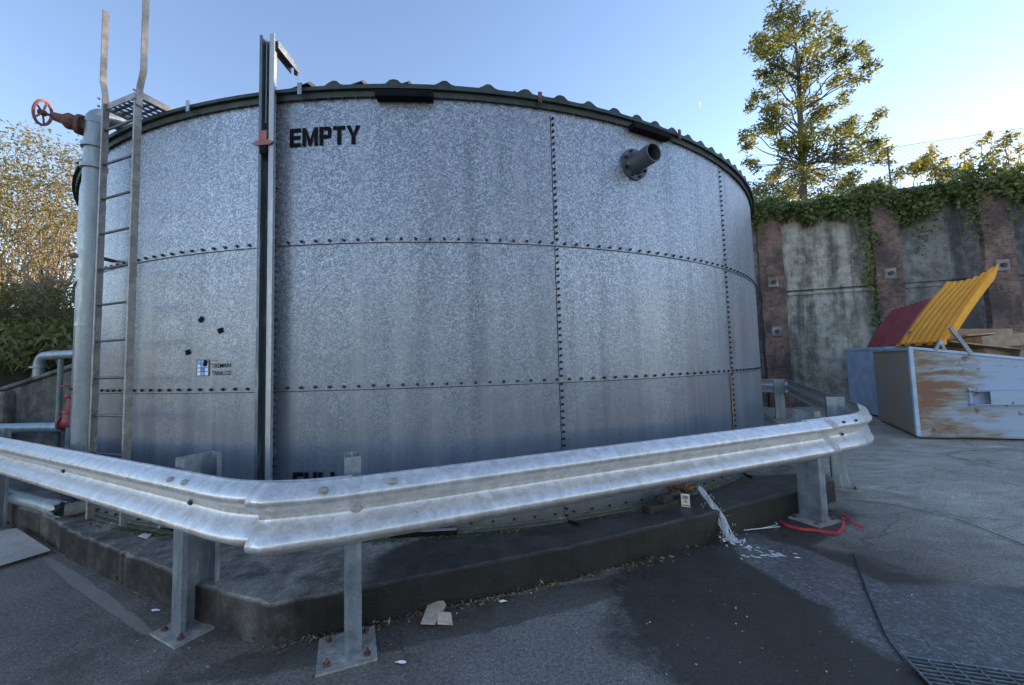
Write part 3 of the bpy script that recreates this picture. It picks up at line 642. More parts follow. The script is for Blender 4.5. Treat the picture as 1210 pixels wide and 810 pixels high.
mb = MB(); s1 = va.cross(Vector((0, 0, 1))).normalized(); s2 = s1.cross(va)
ringp = [hwc+(s1*cos(2*pi*j/28)+s2*sin(2*pi*j/28))*Rw for j in range(29)]
mb.tube(ringp, .012, 8, cap=False); hw = mb.build('handwheel', M_RED if False else M_PINK, pipe, smooth=True)
for t in range(5):
    t_ = t*2*pi/5+.3; mb = MB(); mb.tube([hwc, hwc+(s1*cos(t_)+s2*sin(t_))*Rw], .008, 6); mb.build('spoke', M_PINK, hw, smooth=True)
mb = MB(); mb.tube([hwc-va*.02, hwc+va*.025], .026, 10); mb.build('hub', M_RUSTV, hw, smooth=True)
# ------------------------------------------------------------------ pipework at the far left
def pipe_run(name, pts, r, mat, parent, n=16): mb = MB(); mb.tube(pts, r, n); return mb.build(name, mat, parent, smooth=True)
def bend(pts, rad_=.12, k=6):
    out = [Vector(pts[0])]
    for a_, b_, c_ in zip(pts[:-2], pts[1:-1], pts[2:]):
        a_, b_, c_ = Vector(a_), Vector(b_), Vector(c_); d1 = (a_-b_).normalized(); d2 = (c_-b_).normalized()
        for i in range(k+1):
            t = i/k; p = (b_+d1*rad_)*(1-t)**2+b_*2*t*(1-t)+(b_+d2*rad_)*t*t; out.append(p)
    out.append(Vector(pts[-1])); return out
Yq = 5.6
hp = thing('branch_pipe', at(60, 520, Yq)[:2]+(0,) if False else (at(60, 520, Yq).x, Yq, 0), 'small galvanised pipework with red valve behind the tall pipe', 'pipework')
A1 = at(45, 445, Yq+1.25); A2 = at(47, 421, Yq+1.25); A3 = at(118, 417, Yq+1.1)
pts = bend([Vector((A1.x, A1.y, A1.z-.6)), A2, A3], .16); pipe_run('upper_pipe', pts, .074, M_PIPE, hp)
for q in (at(45, 434, Yq+1.25), ):
    mb = MB(); mb.tube([q+Vector((0, 0, -.014)), q+Vector((0, 0, .014))], .11, 16); mb.build('pipe_flange', M_PIPE, hp, smooth=True)
q = at(67, 420, Yq+1.22); mb = MB(); mb.tube([q-Vector((.015, 0, 0)), q+Vector((.015, 0, 0))], .09, 16); mb.build('pipe_collar', M_PIPE, hp, smooth=True)
q = at(72, 425, Yq); pipe_run('standpipe', [Vector((q.x, q.y, q.z)), Vector((q.x, q.y, 0))], .030, mottled('green_grey_pipe', (.12, .17, .16), (.18, .23, .22), 8, .5), hp)
B1 = at(-60, 508, Yq-.1); B2 = at(76, 505, Yq-.1); pipe_run('lower_pipe', [B1, B2], .068, M_PIPE, hp)
V0 = at(84, 500, Yq-.1)
mb = MB(); mb.tube([V0+Vector((-.11, 0, 0)), V0+Vector((-.085, 0, 0)), V0+Vector((-.084, 0, 0)), V0+Vector((.084, 0, 0)), V0+Vector((.085, 0, 0)), V0+Vector((.13, 0, 0))], [.10, .10, .075, .075, .10, .10], 16)
rv = mb.build('red_valve', M_RED, hp, smooth=True)
zz0 = V0.z; mb = MB(); mb.tube([V0+Vector((0, 0, z)) for z in (0, .08, .14, .141, .18, .181, .24, .33, .35, .351, .40)], [.09, .085, .06, .095, .095, .06, .05, .04, .06, .075, .07], 14); mb.build('valve_bonnet', M_RED, rv, smooth=True)
mb = MB(); wc = V0+Vector((0, 0, .50)); mb.tube([wc+Vector((cos(2*pi*j/24)*.13, sin(2*pi*j/24)*.13, 0)) for j in range(25)], .011, 6, cap=False); mb.tube([V0+Vector((0, 0, .40)), wc], .014, 8)
for t in range(4): mb.tube([wc, wc+Vector((cos(t*pi/2)*.13, sin(t*pi/2)*.13, 0))], .009, 6)
mb.build('valve_wheel', M_RED, rv, smooth=True)
pipe_run('valve_foot', [V0, Vector((V0.x, V0.y, 0))], .05, M_PIPE, hp)
# loose pipe lying on the plinth behind the left rail, with a broken coupling
lp = thing('loose_pipe', P2(40, 590, Z0+.06)+(Z0,), 'grey drain pipe lying along plinth edge with broken coupling end', 'pipe')
a_ = atz(-40, 572, Z0+.075); b_ = atz(62, 599, Z0+.075)
dv = (b_-a_).normalized(); pipe_run('pipe_length', [a_-dv*2, b_], .062, M_PIPE, lp, 20)
# broken coupling: an open sleeve with a jagged mouth
mb = MB(); s1 = dv.cross(Vector((0, 0, 1))).normalized(); s2 = s1.cross(dv); k = 24; vs = []
for j in range(k):
    o_ = (s1*cos(2*pi*j/k)+s2*sin(2*pi*j/k)); e = .20+(.05*random.random() if j % 3 else -.05*random.random())
    vs += [b_-dv*.04+o_*.071, b_+dv*e+o_*.071, b_+dv*e+o_*.062, b_-dv*.04+o_*.062]
mb.add(vs, [(4*j+i, 4*((j+1) % k)+i, 4*((j+1) % k)+(i+1) % 4, 4*j+(i+1) % 4) for j in range(k) for i in range(4)]); mb.build('broken_coupling', M_PIPE, lp, smooth=True)
c_ = b_+dv*.27; d2 = Vector((.75, .62, .02)).normalized()
mb = MB(); mb.tube([c_, c_+d2*.5, c_+d2*.8], .058, 16); tag(mb.build('concrete_pipe', mottled('rough_grey_pipe', (.16, .16, .15), (.26, .25, .23), 20, .9, 0, .7)), 'short rough grey pipe stub beside the broken coupling on the plinth', 'pipe')
# ------------------------------------------------------------------ guardrail
gr = thing('guardrail', (0.6, 2.9, 0), 'galvanised double wave crash barrier bending round the tank on bolted posts', 'guardrail')
RZ0, RZ1 = .635, .980
WPT = [(0, .0), (.05, .028), (.10, .062), (.155, .086), (.20, .092), (.25, .088), (.32, .066), (.40, .026), (.46, .006), (.54, .006), (.60, .026), (.68, .066), (.75, .088), (.80, .092), (.845, .086), (.90, .062), (.95, .028), (1, 0)]
def wo(t):
    t = max(0, min(1, t))
    for (t0, o0), (t1, o1) in zip(WPT[:-1], WPT[1:]):
        if t <= t1: return o0+(o1-o0)*(t-t0)/(t1-t0)
def wprof(n=44):
    out = []
    for i in range(n+1):
        t = i/n; o = sum(wo(t+d)*w_ for d, w_ in ((-.03, .2), (-.012, .2), (0, .2), (.012, .2), (.03, .2))); out.append((o, RZ0+(RZ1-RZ0)*t))
    return out
def sweep(path, name, z_off=0, out_off=0, cut=None, mat=None, flip=1, flare=0):
    """sweep the double-wave profile along a plan path; outward is to the right of travel times flip"""
    pr = wprof(); vs = []; k = len(path); mb = MB()
    for i, p in enumerate(path):
        a_ = Vector(path[max(i-1, 0)]); b_ = Vector(path[min(i+1, k-1)]); t = (b_-a_).normalized(); n_ = Vector((t.y, -t.x))*flip
        fl_ = 0
        if flare:
            dist = sum((Vector(path[q+1])-Vector(path[q])).length for q in range(i)); fl_ = flare*max(0, 1-max(0, dist-.05)/.22)**1.5 if dist > .03 else flare*(.75+.25*dist/.03)
        for o, z in pr:
            oo_ = o*(1+fl_*.35)+out_off+fl_*.018; zz_ = (RZ0+RZ1)/2-.004*fl_+(z-(RZ0+RZ1)/2)*(1+.10*fl_); vs.append(Vector((p[0]+n_.x*oo_, p[1]+n_.y*oo_, zz_+z_off)))
    m_ = len(pr); mb.add(vs, [(i*m_+j, (i+1)*m_+j, (i+1)*m_+j+1, i*m_+j+1) for i in range(k-1) for j in range(m_-1)])
    return mb.build(name, mat or M_GALV, gr, smooth='all', solid=.005)
def V2(x, y): return Vector((x, y))
def fillet(p0, c, p1, t, k=10, full=1.0):
    """polyline p0 -> rounded corner c -> p1 ; t = tangent length, full = share of the arc kept"""
    d1 = (p0-c).normalized(); d2 = (p1-c).normalized(); a_, b_ = c+d1*t, c+d2*t; arc = []
    for i in range(int(k*full)+1):
        s_ = i/k; arc.append(a_*(1-s_)**2+c*2*s_*(1-s_)+b_*s_*s_)
    return a_, b_, arc
def seg(a_, b_, st=.12): n = max(1, int((b_-a_).length/st)); return [a_.lerp(b_, i/n) for i in range(n)]
C1 = V2(-1.23, 2.075); Lf = V2(-9.0, 6.08); F1 = V2(3.0, 3.83); C2 = V2(3.45, 4.025); K1 = V2(4.14, 4.86); K2 = V2(7.12, 10.45); K3 = V2(5.2, 13.5)
# left run, ending under the overlap
a_, b_, arc = fillet(Lf, C1, F1, .40)
pathL = seg(Lf, a_)+arc
sweep(pathL, 'beam')
# front run in two lengths with a lap near the right post
J = V2(2.93, 3.80)
pathF = arc[4:]+seg(b_, b_+(J-b_).normalized()*.4, .04)[1:]+seg(b_+(J-b_).normalized()*.4, J)+[J]
pathF = pathF
sweep(pathF, 'beam', out_off=.018, z_off=-.006, flare=.8)
a2_, b2_, arc2 = fillet(F1, C2, K1, .30, full=1.0)
J0 = V2(2.60, 3.665)
pathN = seg(J0, a2_)+arc2+[b2_+(K1-C2).normalized()*.06]
sweep(pathN, 'beam', out_off=.001, z_off=.001)
pathB = [arc2[4]]+arc2[5:]+seg(b2_, K1)[1:]+seg(K1, K2, .5)+[K2]
sweep(pathB, 'beam', out_off=-.008)
pathR = seg(K2, K3, .6)+[K3]
sweep(pathR, 'beam', out_off=-.004)
# posts: channels with a foot plate and anchor bolts
def post(x, y, ang, h=1.02, pw=.33, pdp=.34, prot=0, web=.17, flg=.10, blockout=True, shiftp=(0, 0)):
    """ang: direction of the rail (travel left to right); channel web runs away from the rail"""
    t = Vector((cos(ang), sin(ang), 0)); n_ = Vector((t.y, -t.x, 0)); b = Vector((x, y, 0)); mb = MB()
    z0, z1 = .012, h
    def bar(c, d): mb.box(Vector((c.x, c.y, (z0+z1)/2)), (d[0], d[1], (z1-z0)/2), t)
    bar(b-n_*(web/2)-t*(flg/2), (.003, web/2, 0))                  # web
    bar(b+n_*.0, (flg/2, .003, 0)); bar(b-n_*web, (flg/2, .003, 0)) # flanges
    bar(b+t*(flg/2-.003)-n_*.013, (.003, .011, 0)); bar(b+t*(flg/2-.003)-n_*(web-.013), (.003, .011, 0))
    p = mb.build('post', M_POST, gr)
    pc = b-n_*(web/2)+Vector((shiftp[0], shiftp[1], 0)); an_ = ang+prot; tt = Vector((cos(an_), sin(an_), 0)); nn_ = Vector((tt.y, -tt.x, 0))
    mb = MB(); mb.box(pc+Vector((0, 0, .007)), (pw/2, pdp/2, .006), tt); pl_ = mb.build('base_plate', M_PLATE, p)
    for sx in (-1, 1):
        for sy in (-1, 1):
            q = pc+tt*(sx*(pw/2-.05))+nn_*(sy*(pdp/2-.05)); m2 = MB()
            m2.tube([q+Vector((0, 0, .012)), q+Vector((0, 0, .026))], .019, 6); m2.tube([q+Vector((0, 0, .026)), q+Vector((random.uniform(-.003, .003), 0, .046))], .008, 6); m2.build('anchor_bolt', M_RUSTV, p)
    if blockout:
        m2 = MB(); c = b+n_*.012+Vector((0, 0, (RZ0+RZ1)/2)); m2.box(c, (.05, .010, .15), t); m2.build('bracket', M_POST, p)
    return p
AL = atan2(*( (C1-Lf).normalized().yx)); AF = atan2(*((F1-C1).normalized().yx)); AB = atan2(*((K2-K1).normalized().yx))
post(-2.02, 2.51, AL, 1.035, .29, .34, web=.20, flg=.11)
post(-.885, 2.30, AF, 1.06, .30, .30, web=.15, flg=.085, prot=-.02, shiftp=(-.02, -.03))
post(2.90, 3.86, AF, 1.03, .34, .30, web=.20, flg=.085)
post(3.98, 4.86, AB, 1.06, .34, .30, web=.17, flg=.085)
post(-5.35, 4.15, AL, 1.03); 
post(6.94, 10.30, AB, 1.00, web=.2, flg=.12)
post(5.75, 12.5, AB+1.2, 1.0)
# bolts through the rails
def head(p, n_, r=.022, h=.014, mt=None, nm='rail_bolt', el=1.35):
    mb = MB(); n_ = n_.normalized(); t = Vector((-n_.y, n_.x, 0)).normalized(); u = n_.cross(t); k = 12; vs = []
    for rr, hh in ((r, 0), (r*.85, h*.6), (r*.45, h)):
        for j in range(k): vs.append(p+t*(cos(2*pi*j/k)*rr*el)+u*(sin(2*pi*j/k)*rr)+n_*hh)
    mb.add(vs, [(i*k+j, i*k+(j+1) % k, (i+1)*k+(j+1) % k, (i+1)*k+j) for i in range(2) for j in range(k)]+[tuple(2*k+j for j in range(k))])
    mb.build(nm, mt or M_PLATE, gr, smooth=True)
def railpt(a_, b_, s_, zf, extra=0):
    d_ = (b_-a_).normalized(); n_ = Vector((d_.y, -d_.x, 0)); o = wo(zf)+extra; e = .004
    o2 = wo(zf+e)+extra; p = a_+d_*s_
    nz_ = -(o2-o)/(e*(RZ1-RZ0)); nr = (Vector((n_.x, n_.y, 0))+Vector((0, 0, nz_))).normalized()
    return Vector((p.x+n_.x*o, p.y+n_.y*o, RZ0+(RZ1-RZ0)*zf)), nr
lenF = (F1-C1).length
for s_, zf in ((.26, .89), (.60, .89), (.42, .50), ):
    p, nr = railpt(C1, F1, s_, zf, .024); head(p, nr, .019 if zf > .6 else .022)
for s_, zf in ((lenF+.05, .87), (lenF+.24, .87), (lenF+.14, .5)):
    p, nr = railpt(C1, F1, s_, zf, .004); head(p, nr, .013, mt=M_BOLT)
lenL = (C1-Lf).length
for s_, zf, mt in ((lenL-.80, .89, M_PLATE), (lenL-.64, .89, M_PLATE), (lenL-.70, .50, M_BOLT), (lenL-2.6, .5, M_BOLT)):
    p, nr = railpt(Lf, C1, s_, zf, .003); head(p, nr, .016 if mt is M_BOLT else .019, mt=mt)
# ------------------------------------------------------------------ retaining wall
WH = 6.3
rw = thing('retaining_wall', (11, 12, 0), 'tall stained concrete retaining wall with pink brick pilasters and hanging ivy', 'wall')
def wp(s_, out=0, z=0): p = WA+WD*s_-WN*out; return Vector((p.x, p.y, z))
def wslab(s0, s1, o0, o1, z0, z1, name, mat, o1t=None):
    mb = MB(); ot = o1 if o1t is None else o1t
    mb.hexa([wp(s0, o1, z0), wp(s1, o1, z0), wp(s1, o0, z0), wp(s0, o0, z0), wp(s0, ot, z1), wp(s1, ot, z1), wp(s1, o0, z1), wp(s0, o0, z1)])
    return mb.build(name, mat, rw)
def s_of(px, py):    # distance along the wall hit by a photo column
    d = ray(px, py); # solve (CAM + d t - WA) . WN = 0
    t = WA.dot(WN)/(d.x*WN.x+d.y*WN.y); p = d*t; return (Vector((p.x, p.y, 0))-WA).dot(WD), CAMZ+d.z*t
pil = [s_of(911, 333)[0], s_of(1047, 325)[0], s_of(1177, 314)[0]]
stp = (pil[2]-pil[0])/2
pil = [pil[0]-2*stp, pil[0]-stp]+pil+[pil[2]+stp*i for i in range(1, 11)]
zb1 = s_of(1061, 335)[1]
mats = [M_WALLD, M_WALLD, M_WALL, M_WALLD, M_WALL, M_WALLD, M_WALL]
for i in range(len(pil)-1):
    a_, b_ = pil[i]+.30, pil[i+1]-.30; mt = M_WALLD if i in (1, 3, 4) else M_WALL
    wslab(a_-.3, b_+.3, -.55, .0, -.2, zb1-.06, 'panel', mt, .0); wslab(a_-.3, b_+.3, -.55, -.05, zb1-.06, zb1+.0, 'ledge', M_WALLD)
    wslab(a_-.3, b_+.3, -.55, .015, zb1, WH, 'panel', mt, .03)
    wslab(a_-.28, b_+.28, .0, .045, zb1-.16, zb1-.085, 'ledge', mt)
for i, s_ in enumerate(pil):
    w_ = .33
    # brick pilaster, slightly battered, edges uneven
    mb = MB(); k = 26; vs = []
    for j in range(k+1):
        z = -.1+(WH+.1)*j/k; bt = .22-.06*j/k
        ja, jb = random.gauss(0, .014), random.gauss(0, .014)
        vs += [wp(s_-w_+ja, 0.0, z), wp(s_-w_+ja, bt+random.gauss(0, .008), z), wp(s_+w_+jb, bt+random.gauss(0, .008), z), wp(s_+w_+jb, 0.0, z)]
    mb.add(vs, [(4*j+q, 4*j+q+1, 4*j+q+5, 4*j+q+4) for j in range(k) for q in range(3)]+[(4*k, 4*k+1, 4*k+2, 4*k+3)])
    pm = mb.build('pilaster', M_BRICK, rw)
    for z in ((s_of(1047, 325)[1]), 2.35):
        if z < 3 and i != 2: continue
        c = wp(s_, .22-.06*z/WH+.02, z); m2 = MB(); m2.box(c, (.14, .02, .15), WD); apl = m2.build('anchor_plate', mottled('pale_anchor_concrete', (.14, .13, .115), (.34, .32, .29), 3, .9) if i == 0 and z > 3 else bpy.data.materials.get('pale_anchor_concrete'), pm)
        m2 = MB(); m2.tube([c-WN*.02, c-WN*.07], .06, 10); m2.build('anchor_head', M_BOLT, apl)
# low kerb and weeds at the wall foot are hidden; cap beam
wslab(pil[0], pil[-1], -.55, .10, WH, WH+.14, 'coping', M_WALLD)
# ------------------------------------------------------------------ leaves
def leaf_cards(mb, c, n, rad, size, flat_=1.0, droop=0, asp=.45):
    for _ in range(n):
        while True:
            p = Vector((random.uniform(-1, 1), random.uniform(-1, 1), random.uniform(-1, 1)))
            if p.length < 1: break
        p = Vector((p.x*rad[0], p.y*rad[1], p.z*rad[2])); s_ = size*random.uniform(.6, 1.3)
        d = Vector((random.gauss(0, 1), random.gauss(0, 1), random.gauss(0, .6)-droop)).normalized()
        u = d.cross(Vector((random.gauss(0, 1), random.gauss(0, 1), random.gauss(0, 1)))).normalized(); q = Vector(c)+p; w_ = u.cross(d)*s_*.10
        mb.add([q, q+d*s_*.5+u*s_*asp*.5+w_, q+d*s_, q+d*s_*.5-u*s_*asp*.5+w_], [(0, 1, 2, 3)])
LF1 = mat_leaf('broad_leaves', (.07, .10, .04), (.20, .195, .065), .48)
LF2 = mat_leaf('sunlit_yellow_leaves', (.14, .15, .03), (.34, .30, .07), .5)
LF3 = mat_leaf('ivy_leaves', (.08, .11, .04), (.18, .22, .08), .3, 2)
LF4 = mat_leaf('autumn_twig_leaves', (.13, .13, .035), (.27, .22, .10), .45)
LF5 = mat_leaf('bank_grass', (.07, .09, .03), (.17, .18, .07), .4)
def branch(mb, a_, b_, r0, r1, k=5, wob=.06):
    a_, b_ = Vector(a_), Vector(b_); L_ = (b_-a_).length; pts = []
    for i in range(k+1):
        t = i/k; j = wob*L_*sin(pi*t); pts.append(a_.lerp(b_, t)+Vector((random.gauss(0, j), random.gauss(0, j), random.gauss(0, j*.5)))*.6)
    mb.tube(pts, [r0+(r1-r0)*i/k for i in range(k+1)], 6); return pts
# big broadleaf tree behind the wall
TY = 17.5
base = at(948, 250, TY); base.z = 6.15
tr_ = thing('broadleaf_tree', base, 'tall open crowned broadleaf tree standing behind the retaining wall', 'tree')
tk = MB(); trunk_pts = [base, at(948, 200, TY), at(947, 160, TY), at(945, 130, TY), at(944, 90, TY), at(940, 50, TY), at(936, 25, TY)]
tk.tube(trunk_pts, [.16, .145, .13, .10, .07, .045, .02], 8)
lobes = [(936, 12, 12, .8), (922, 22, 16), (912, 30, 12), (955, 24, 12), (900, 45, 12), (930, 40, 20), (952, 45, 18), (975, 48, 14), (992, 52, 10), (893, 56, 9), (904, 65, 14),
         (925, 70, 20), (950, 70, 20), (975, 72, 18), (1000, 68, 14), (1018, 62, 10), (1022, 86, 11), (1005, 92, 13), (985, 92, 15), (960, 95, 14), (915, 95, 16), (899, 108, 10), (905, 88, 11),
         (892, 122, 12), (915, 125, 12), (975, 125, 14), (998, 118, 9), (955, 138, 20), (930, 145, 18), (903, 142, 15), (885, 156, 10), (890, 172, 10), (912, 165, 16), (935, 172, 18), (960, 165, 20), (985, 150, 16), (1005, 148, 14), (1028, 145, 13), (1035, 165, 12), (1015, 165, 18), (1042, 178, 8), (985, 178, 20),
         (890, 195, 10), (912, 205, 16), (935, 200, 18), (962, 205, 22), (990, 200, 18), (1015, 185, 16), (905, 225, 18), (935, 228, 20), (965, 230, 22), (1000, 215, 16), (1030, 192, 12)]
cr_ = MB(); k_ = TY/F*.95
for lb in lobes:
    x, y, r = lb[:3]; r *= k_; dy = random.uniform(-2.0, 2.0)
    c = at(x, y, TY+dy); 
    ty_ = min(y+random.uniform(25, 60), 235); s0 = min(trunk_pts, key=lambda q: abs(q.z-at(948, ty_, TY).z))
    branch(tk, s0+Vector((0, 0, random.uniform(-.3, .3))), c, .04, .012, 5, .05)
    for s in range(4):
        cc = c+Vector((random.gauss(0, r*.5), random.gauss(0, r*.6), random.gauss(0, r*.45)))
        leaf_cards(cr_, cc, int(66*(r/.5)**2)+20, (r*.60, r*.7, r*.55), .165)
tk.build('trunk', M_BARK, tr_, smooth=True); cr_.build('crown', LF1, tr_)
# yellow-lit bushes behind the wall and the wire fence
for nm, lst, mt, lab in (('bush', [(1062, 205, 14), (1085, 200, 16), (1105, 198, 15), (1125, 205, 14), (1140, 200, 10), (1095, 185, 10)], LF2, 'yellow green sunlit bush behind the wire fence'),
                    ('bush', [(1020, 228, 14), (1045, 222, 16), (1000, 232, 14)], LF1, 'dark low bush right of the tree foot'),
                    ('bush', [(888, 235, 12), (905, 238, 12), (925, 240, 12)], LF1, 'dark low bush left of the tree foot'),
                    ('creeper', [(1165, 185, 12), (1185, 172, 14), (1195, 195, 14), (1150, 192, 8), (1175, 200, 10), (1140, 180, 6), (1205, 180, 12), (1190, 162, 9), (1160, 168, 6), (1120, 190, 8), (1100, 175, 5), (1080, 195, 8), (1172, 160, 6)], LF2, 'thin creeper climbing the wire fence at the right')):
    yb = 15.3 if nm == 'bush' else 12.7
    c0_ = at(lst[0][0], lst[0][1], yb); b_ = Vector((c0_.x, c0_.y, 6.2)); t_ = thing(nm, b_, lab, nm); mb = MB(); st = MB()
    for x, y, r in lst:
        yy = yb if nm == 'bush' else (WA.y+.60*WN.y+(at(x, y, 12).x-WA.x-1)*WD.y/WD.x)
        c = at(x, y, yb+random.uniform(-.4, .4)); r *= yb/F
        for s in range(3):
            cc = c+Vector((random.gauss(0, r*.4), random.gauss(0, r*.4), random.gauss(0, r*.35)))
            leaf_cards(mb, cc, int((120 if nm == 'bush' else 45)*(r/.4)**2)+14, (r*.6, r*.6, r*.6), .12)
        branch(st, (c.x+random.uniform(-.2, .2), c.y, 6.2), c, .02, .006)
    st.build('stem', M_BARK, t_); mb.build('foliage', mt, t_)
# chain link fence standing just behind the coping
fz0, fz1 = WH+.1, 8.05
fc = thing('wire_fence', wp(8, -.7, WH), 'see through chain link fence on thin posts along the wall top', 'fence')
wm = MB(); s0, s1 = pil[1], pil[5]; H_ = fz1-fz0; sp_ = .15; t = s0-H_
while t < s1:
    for sg in (1, -1):
        a_ = t if sg > 0 else t+H_; b_ = t+H_ if sg > 0 else t
        wm.tube([wp(a_, -.70+sg*.003, fz0), wp(b_, -.70+sg*.003, fz1)], .0038, 3, cap=False)
    t += sp_
tag(wm.build('wire_mesh', M_WIRE, fc), kind='stuff')
mb = MB(); mb.tube([wp(s0-H_, -.70, fz1), wp(s1, -.70, fz1)], .007, 6); mb.build('top_wire', M_WIRE, fc)
sP = s_of(1066, 180)[0]
for i in (-2, 0, 3):
    mb = MB(); mb.tube([wp(sP+i*3.0, -.66, WH-.1), wp(sP+i*3.0, -.66, fz1+.02)], .022, 8); mb.build('post', M_BARK, fc)
# ivy spilling over the wall
iv = MB(); rnd = random.Random(4)
def ivy_top(s_): return WH+.25+.45*max(0, (s_-8)/4)+.18*sin(s_*2.3)+.1*sin(s_*5.1)
s_ = pil[1]
while s_ < pil[-1]:
    tz = ivy_top(s_); dense = 1 if s_ < pil[6] else .35
    low = tz-.35-.45*abs(sin(s_*1.9+.4))*abs(sin(s_*.7))-.35*abs(sin(s_*4.3))-(.30 if s_ > 8.5 else 0)
    for _ in range(int(34*dense)):
        z = random.uniform(low, tz); leaf_cards(iv, wp(s_+random.uniform(-.05, .05), random.uniform(-.5, .34) if z > WH else random.uniform(.05, .40), z), 2, (.10, .10, .08), .11, asp=.85, droop=.5)
    s_ += .055
# hanging strands
def strand(s0, z0, z1, dens, wd):
    z = z0
    while z > z1:
        f = (z0-z)/(z0-z1); leaf_cards(iv, wp(s0+.05*sin(z*3)+random.gauss(0, wd*(1-.5*f)), .10+random.uniform(0, .25), z), dens, (.06, .06, .07), .10, asp=.85, droop=.6); z -= .05
sI = s_of(1026, 330)[0]
strand(sI, 6.3, s_of(1031, 400)[1], 4, .08); strand(sI+.12, 6.3, 4.9, 4, .12); strand(sI-.12, 6.3, 3.6, 3, .07)
for px in (1072, 1080, 1088, 1140, 1150, 1158, 1195, 1205, 1110, 960, 900, 895):
    q = s_of(px, 300)[0]; strand(q, 6.4, random.uniform(4.2, 5.4) if px > 1060 else random.uniform(5.2, 5.8), 2, .12)
ivo = iv.build('ivy', LF3); tag(ivo, 'dark green ivy spilling over the top of the tall concrete wall', 'ivy', kind='stuff')
# unseen trees added along the wall line to keep the low sun off the tank
for i in range(7):
    b_ = wp(15.2+i*3.6, -2.2-random.random()*1.2, 6.2); t_ = thing('added_shade_tree', b_, ['nearest', 'second', 'third', 'fourth', 'fifth', 'sixth', 'farthest right'][i]+' added tree out of view beyond the right edge that shades the yard', 'tree', 'added shade trees beyond the right edge')
    st = MB(); st.tube([b_, b_+Vector((.1, 0, 1.6)), b_+Vector((0, .1, 3.4))], [.14, .10, .04], 7); st.build('trunk', M_BARK, t_); mb = MB()
    for _ in range(16):
        leaf_cards(mb, b_+Vector((random.uniform(-1.6, 1.6), random.uniform(-1.4, 1.4), random.uniform(.8, 3.6))), 90, (.8, .8, .7), .24)
    mb.build('crown', LF1, t_)
# ------------------------------------------------------------------ left bank: trees, undergrowth, old concrete
def twig_tree(bx, by, bz, tips, label, leafmat, dens, lsize, name='bare_tree', bark=M_PALEB):
    b_ = Vector((bx, by, bz)); t_ = thing(name, b_, label, 'tree'); st = MB(); mb = MB()
    for x, y, Y in tips:
        c = at(x, y, Y); mid = b_.lerp(c, .45)+Vector((random.gauss(0, .15), random.gauss(0, .15), .2))
        branch(st, b_+Vector((random.gauss(0, .12), random.gauss(0, .12), 0)), mid, .035, .022, 5, .09); branch(st, mid, c, .022, .006, 5, .10)
        for _ in range(9):
            f = random.uniform(.1, 1); q = mid.lerp(c, f); e = q+Vector((random.gauss(0, .65), random.gauss(0, .4), random.uniform(-.1, .7))); branch(st, q, e, .010, .003, 3, .06)
            if dens: leaf_cards(mb, e, dens, (.3, .3, .28), lsize)
        if dens: leaf_cards(mb, c, dens*2, (.4, .4, .35), lsize)
    st.build('trunk', bark, t_, smooth=True)
    if mb.v: mb.build('crown', leafmat, t_)
    return t_
rr = random.Random(9)
b0_ = at(38, 380, 9.5)
twig_tree(b0_.x, b0_.y, 1.6, [(x, y, 9.5+rr.uniform(-1, 1)) for x, y in ((5, 185), (18, 178), (30, 172), (45, 178), (58, 170), (72, 182), (85, 190), (92, 205), (10, 205), (28, 200), (48, 205), (66, 210), (84, 225), (-10, 195), (15, 228), (38, 230), (60, 238), (90, 250), (-20, 215), (105, 215), (118, 225))], 'twiggy tree with thin pinkish brown leaves beside the tall pipe', LF4, 26, .085)
b1_ = at(75, 400, 8.6)
twig_tree(b1_.x, b1_.y, 1.2, [(x, y, 8.6+rr.uniform(-.6, .6)) for x, y in ((60, 300), (80, 290), (95, 300), (45, 320), (72, 330), (90, 345), (30, 330), (100, 320), (55, 345), (85, 270), (20, 290), (40, 285), (8, 310), (-15, 300), (62, 265), (25, 350), (70, 360))], 'pale bare branched shrub low on the bank by the pipe', LF4, 4, .07, 'bare_shrub')
for i, (x, y, Y, n, r, mt, lab) in enumerate(((0, 300, 13.5, 55, (1.9, 1.2, 2.6), mat_leaf('golden_green_leaves', (.13, .115, .03), (.28, .22, .07), .5), 'golden green sunlit tree at the far left edge'),
                                        (62, 310, 14.5, 55, (2.3, 1.2, 2.3), mat_leaf('brown_green_leaves', (.06, .055, .02), (.16, .12, .045), .4), 'brown green thicket tree behind the twiggy tree'),
                                        (-70, 290, 12.5, 50, (2.4, 1.5, 2.8), LF1, 'dark green tree outside the left edge'))):
    c = at(x, y, Y); b_ = Vector((c.x, c.y, 1.5)); t_ = thing('bank_tree', b_, lab, 'tree'); st = MB(); st.tube([b_, b_+Vector((.1, 0, 1.5)), c], [.14, .1, .04], 7); mb = MB()
    for _ in range(n):
        p = c+Vector((random.gauss(0, .45)*r[0], random.gauss(0, .45)*r[1], random.uniform(-1, 1)*r[2]))
        leaf_cards(mb, p, 75, (.5, .5, .4), .11); branch(st, c+Vector((0, 0, -r[2]*.8)), p, .03, .008, 4)
    st.build('trunk', M_PALEB, t_); mb.build('crown', mt, t_)
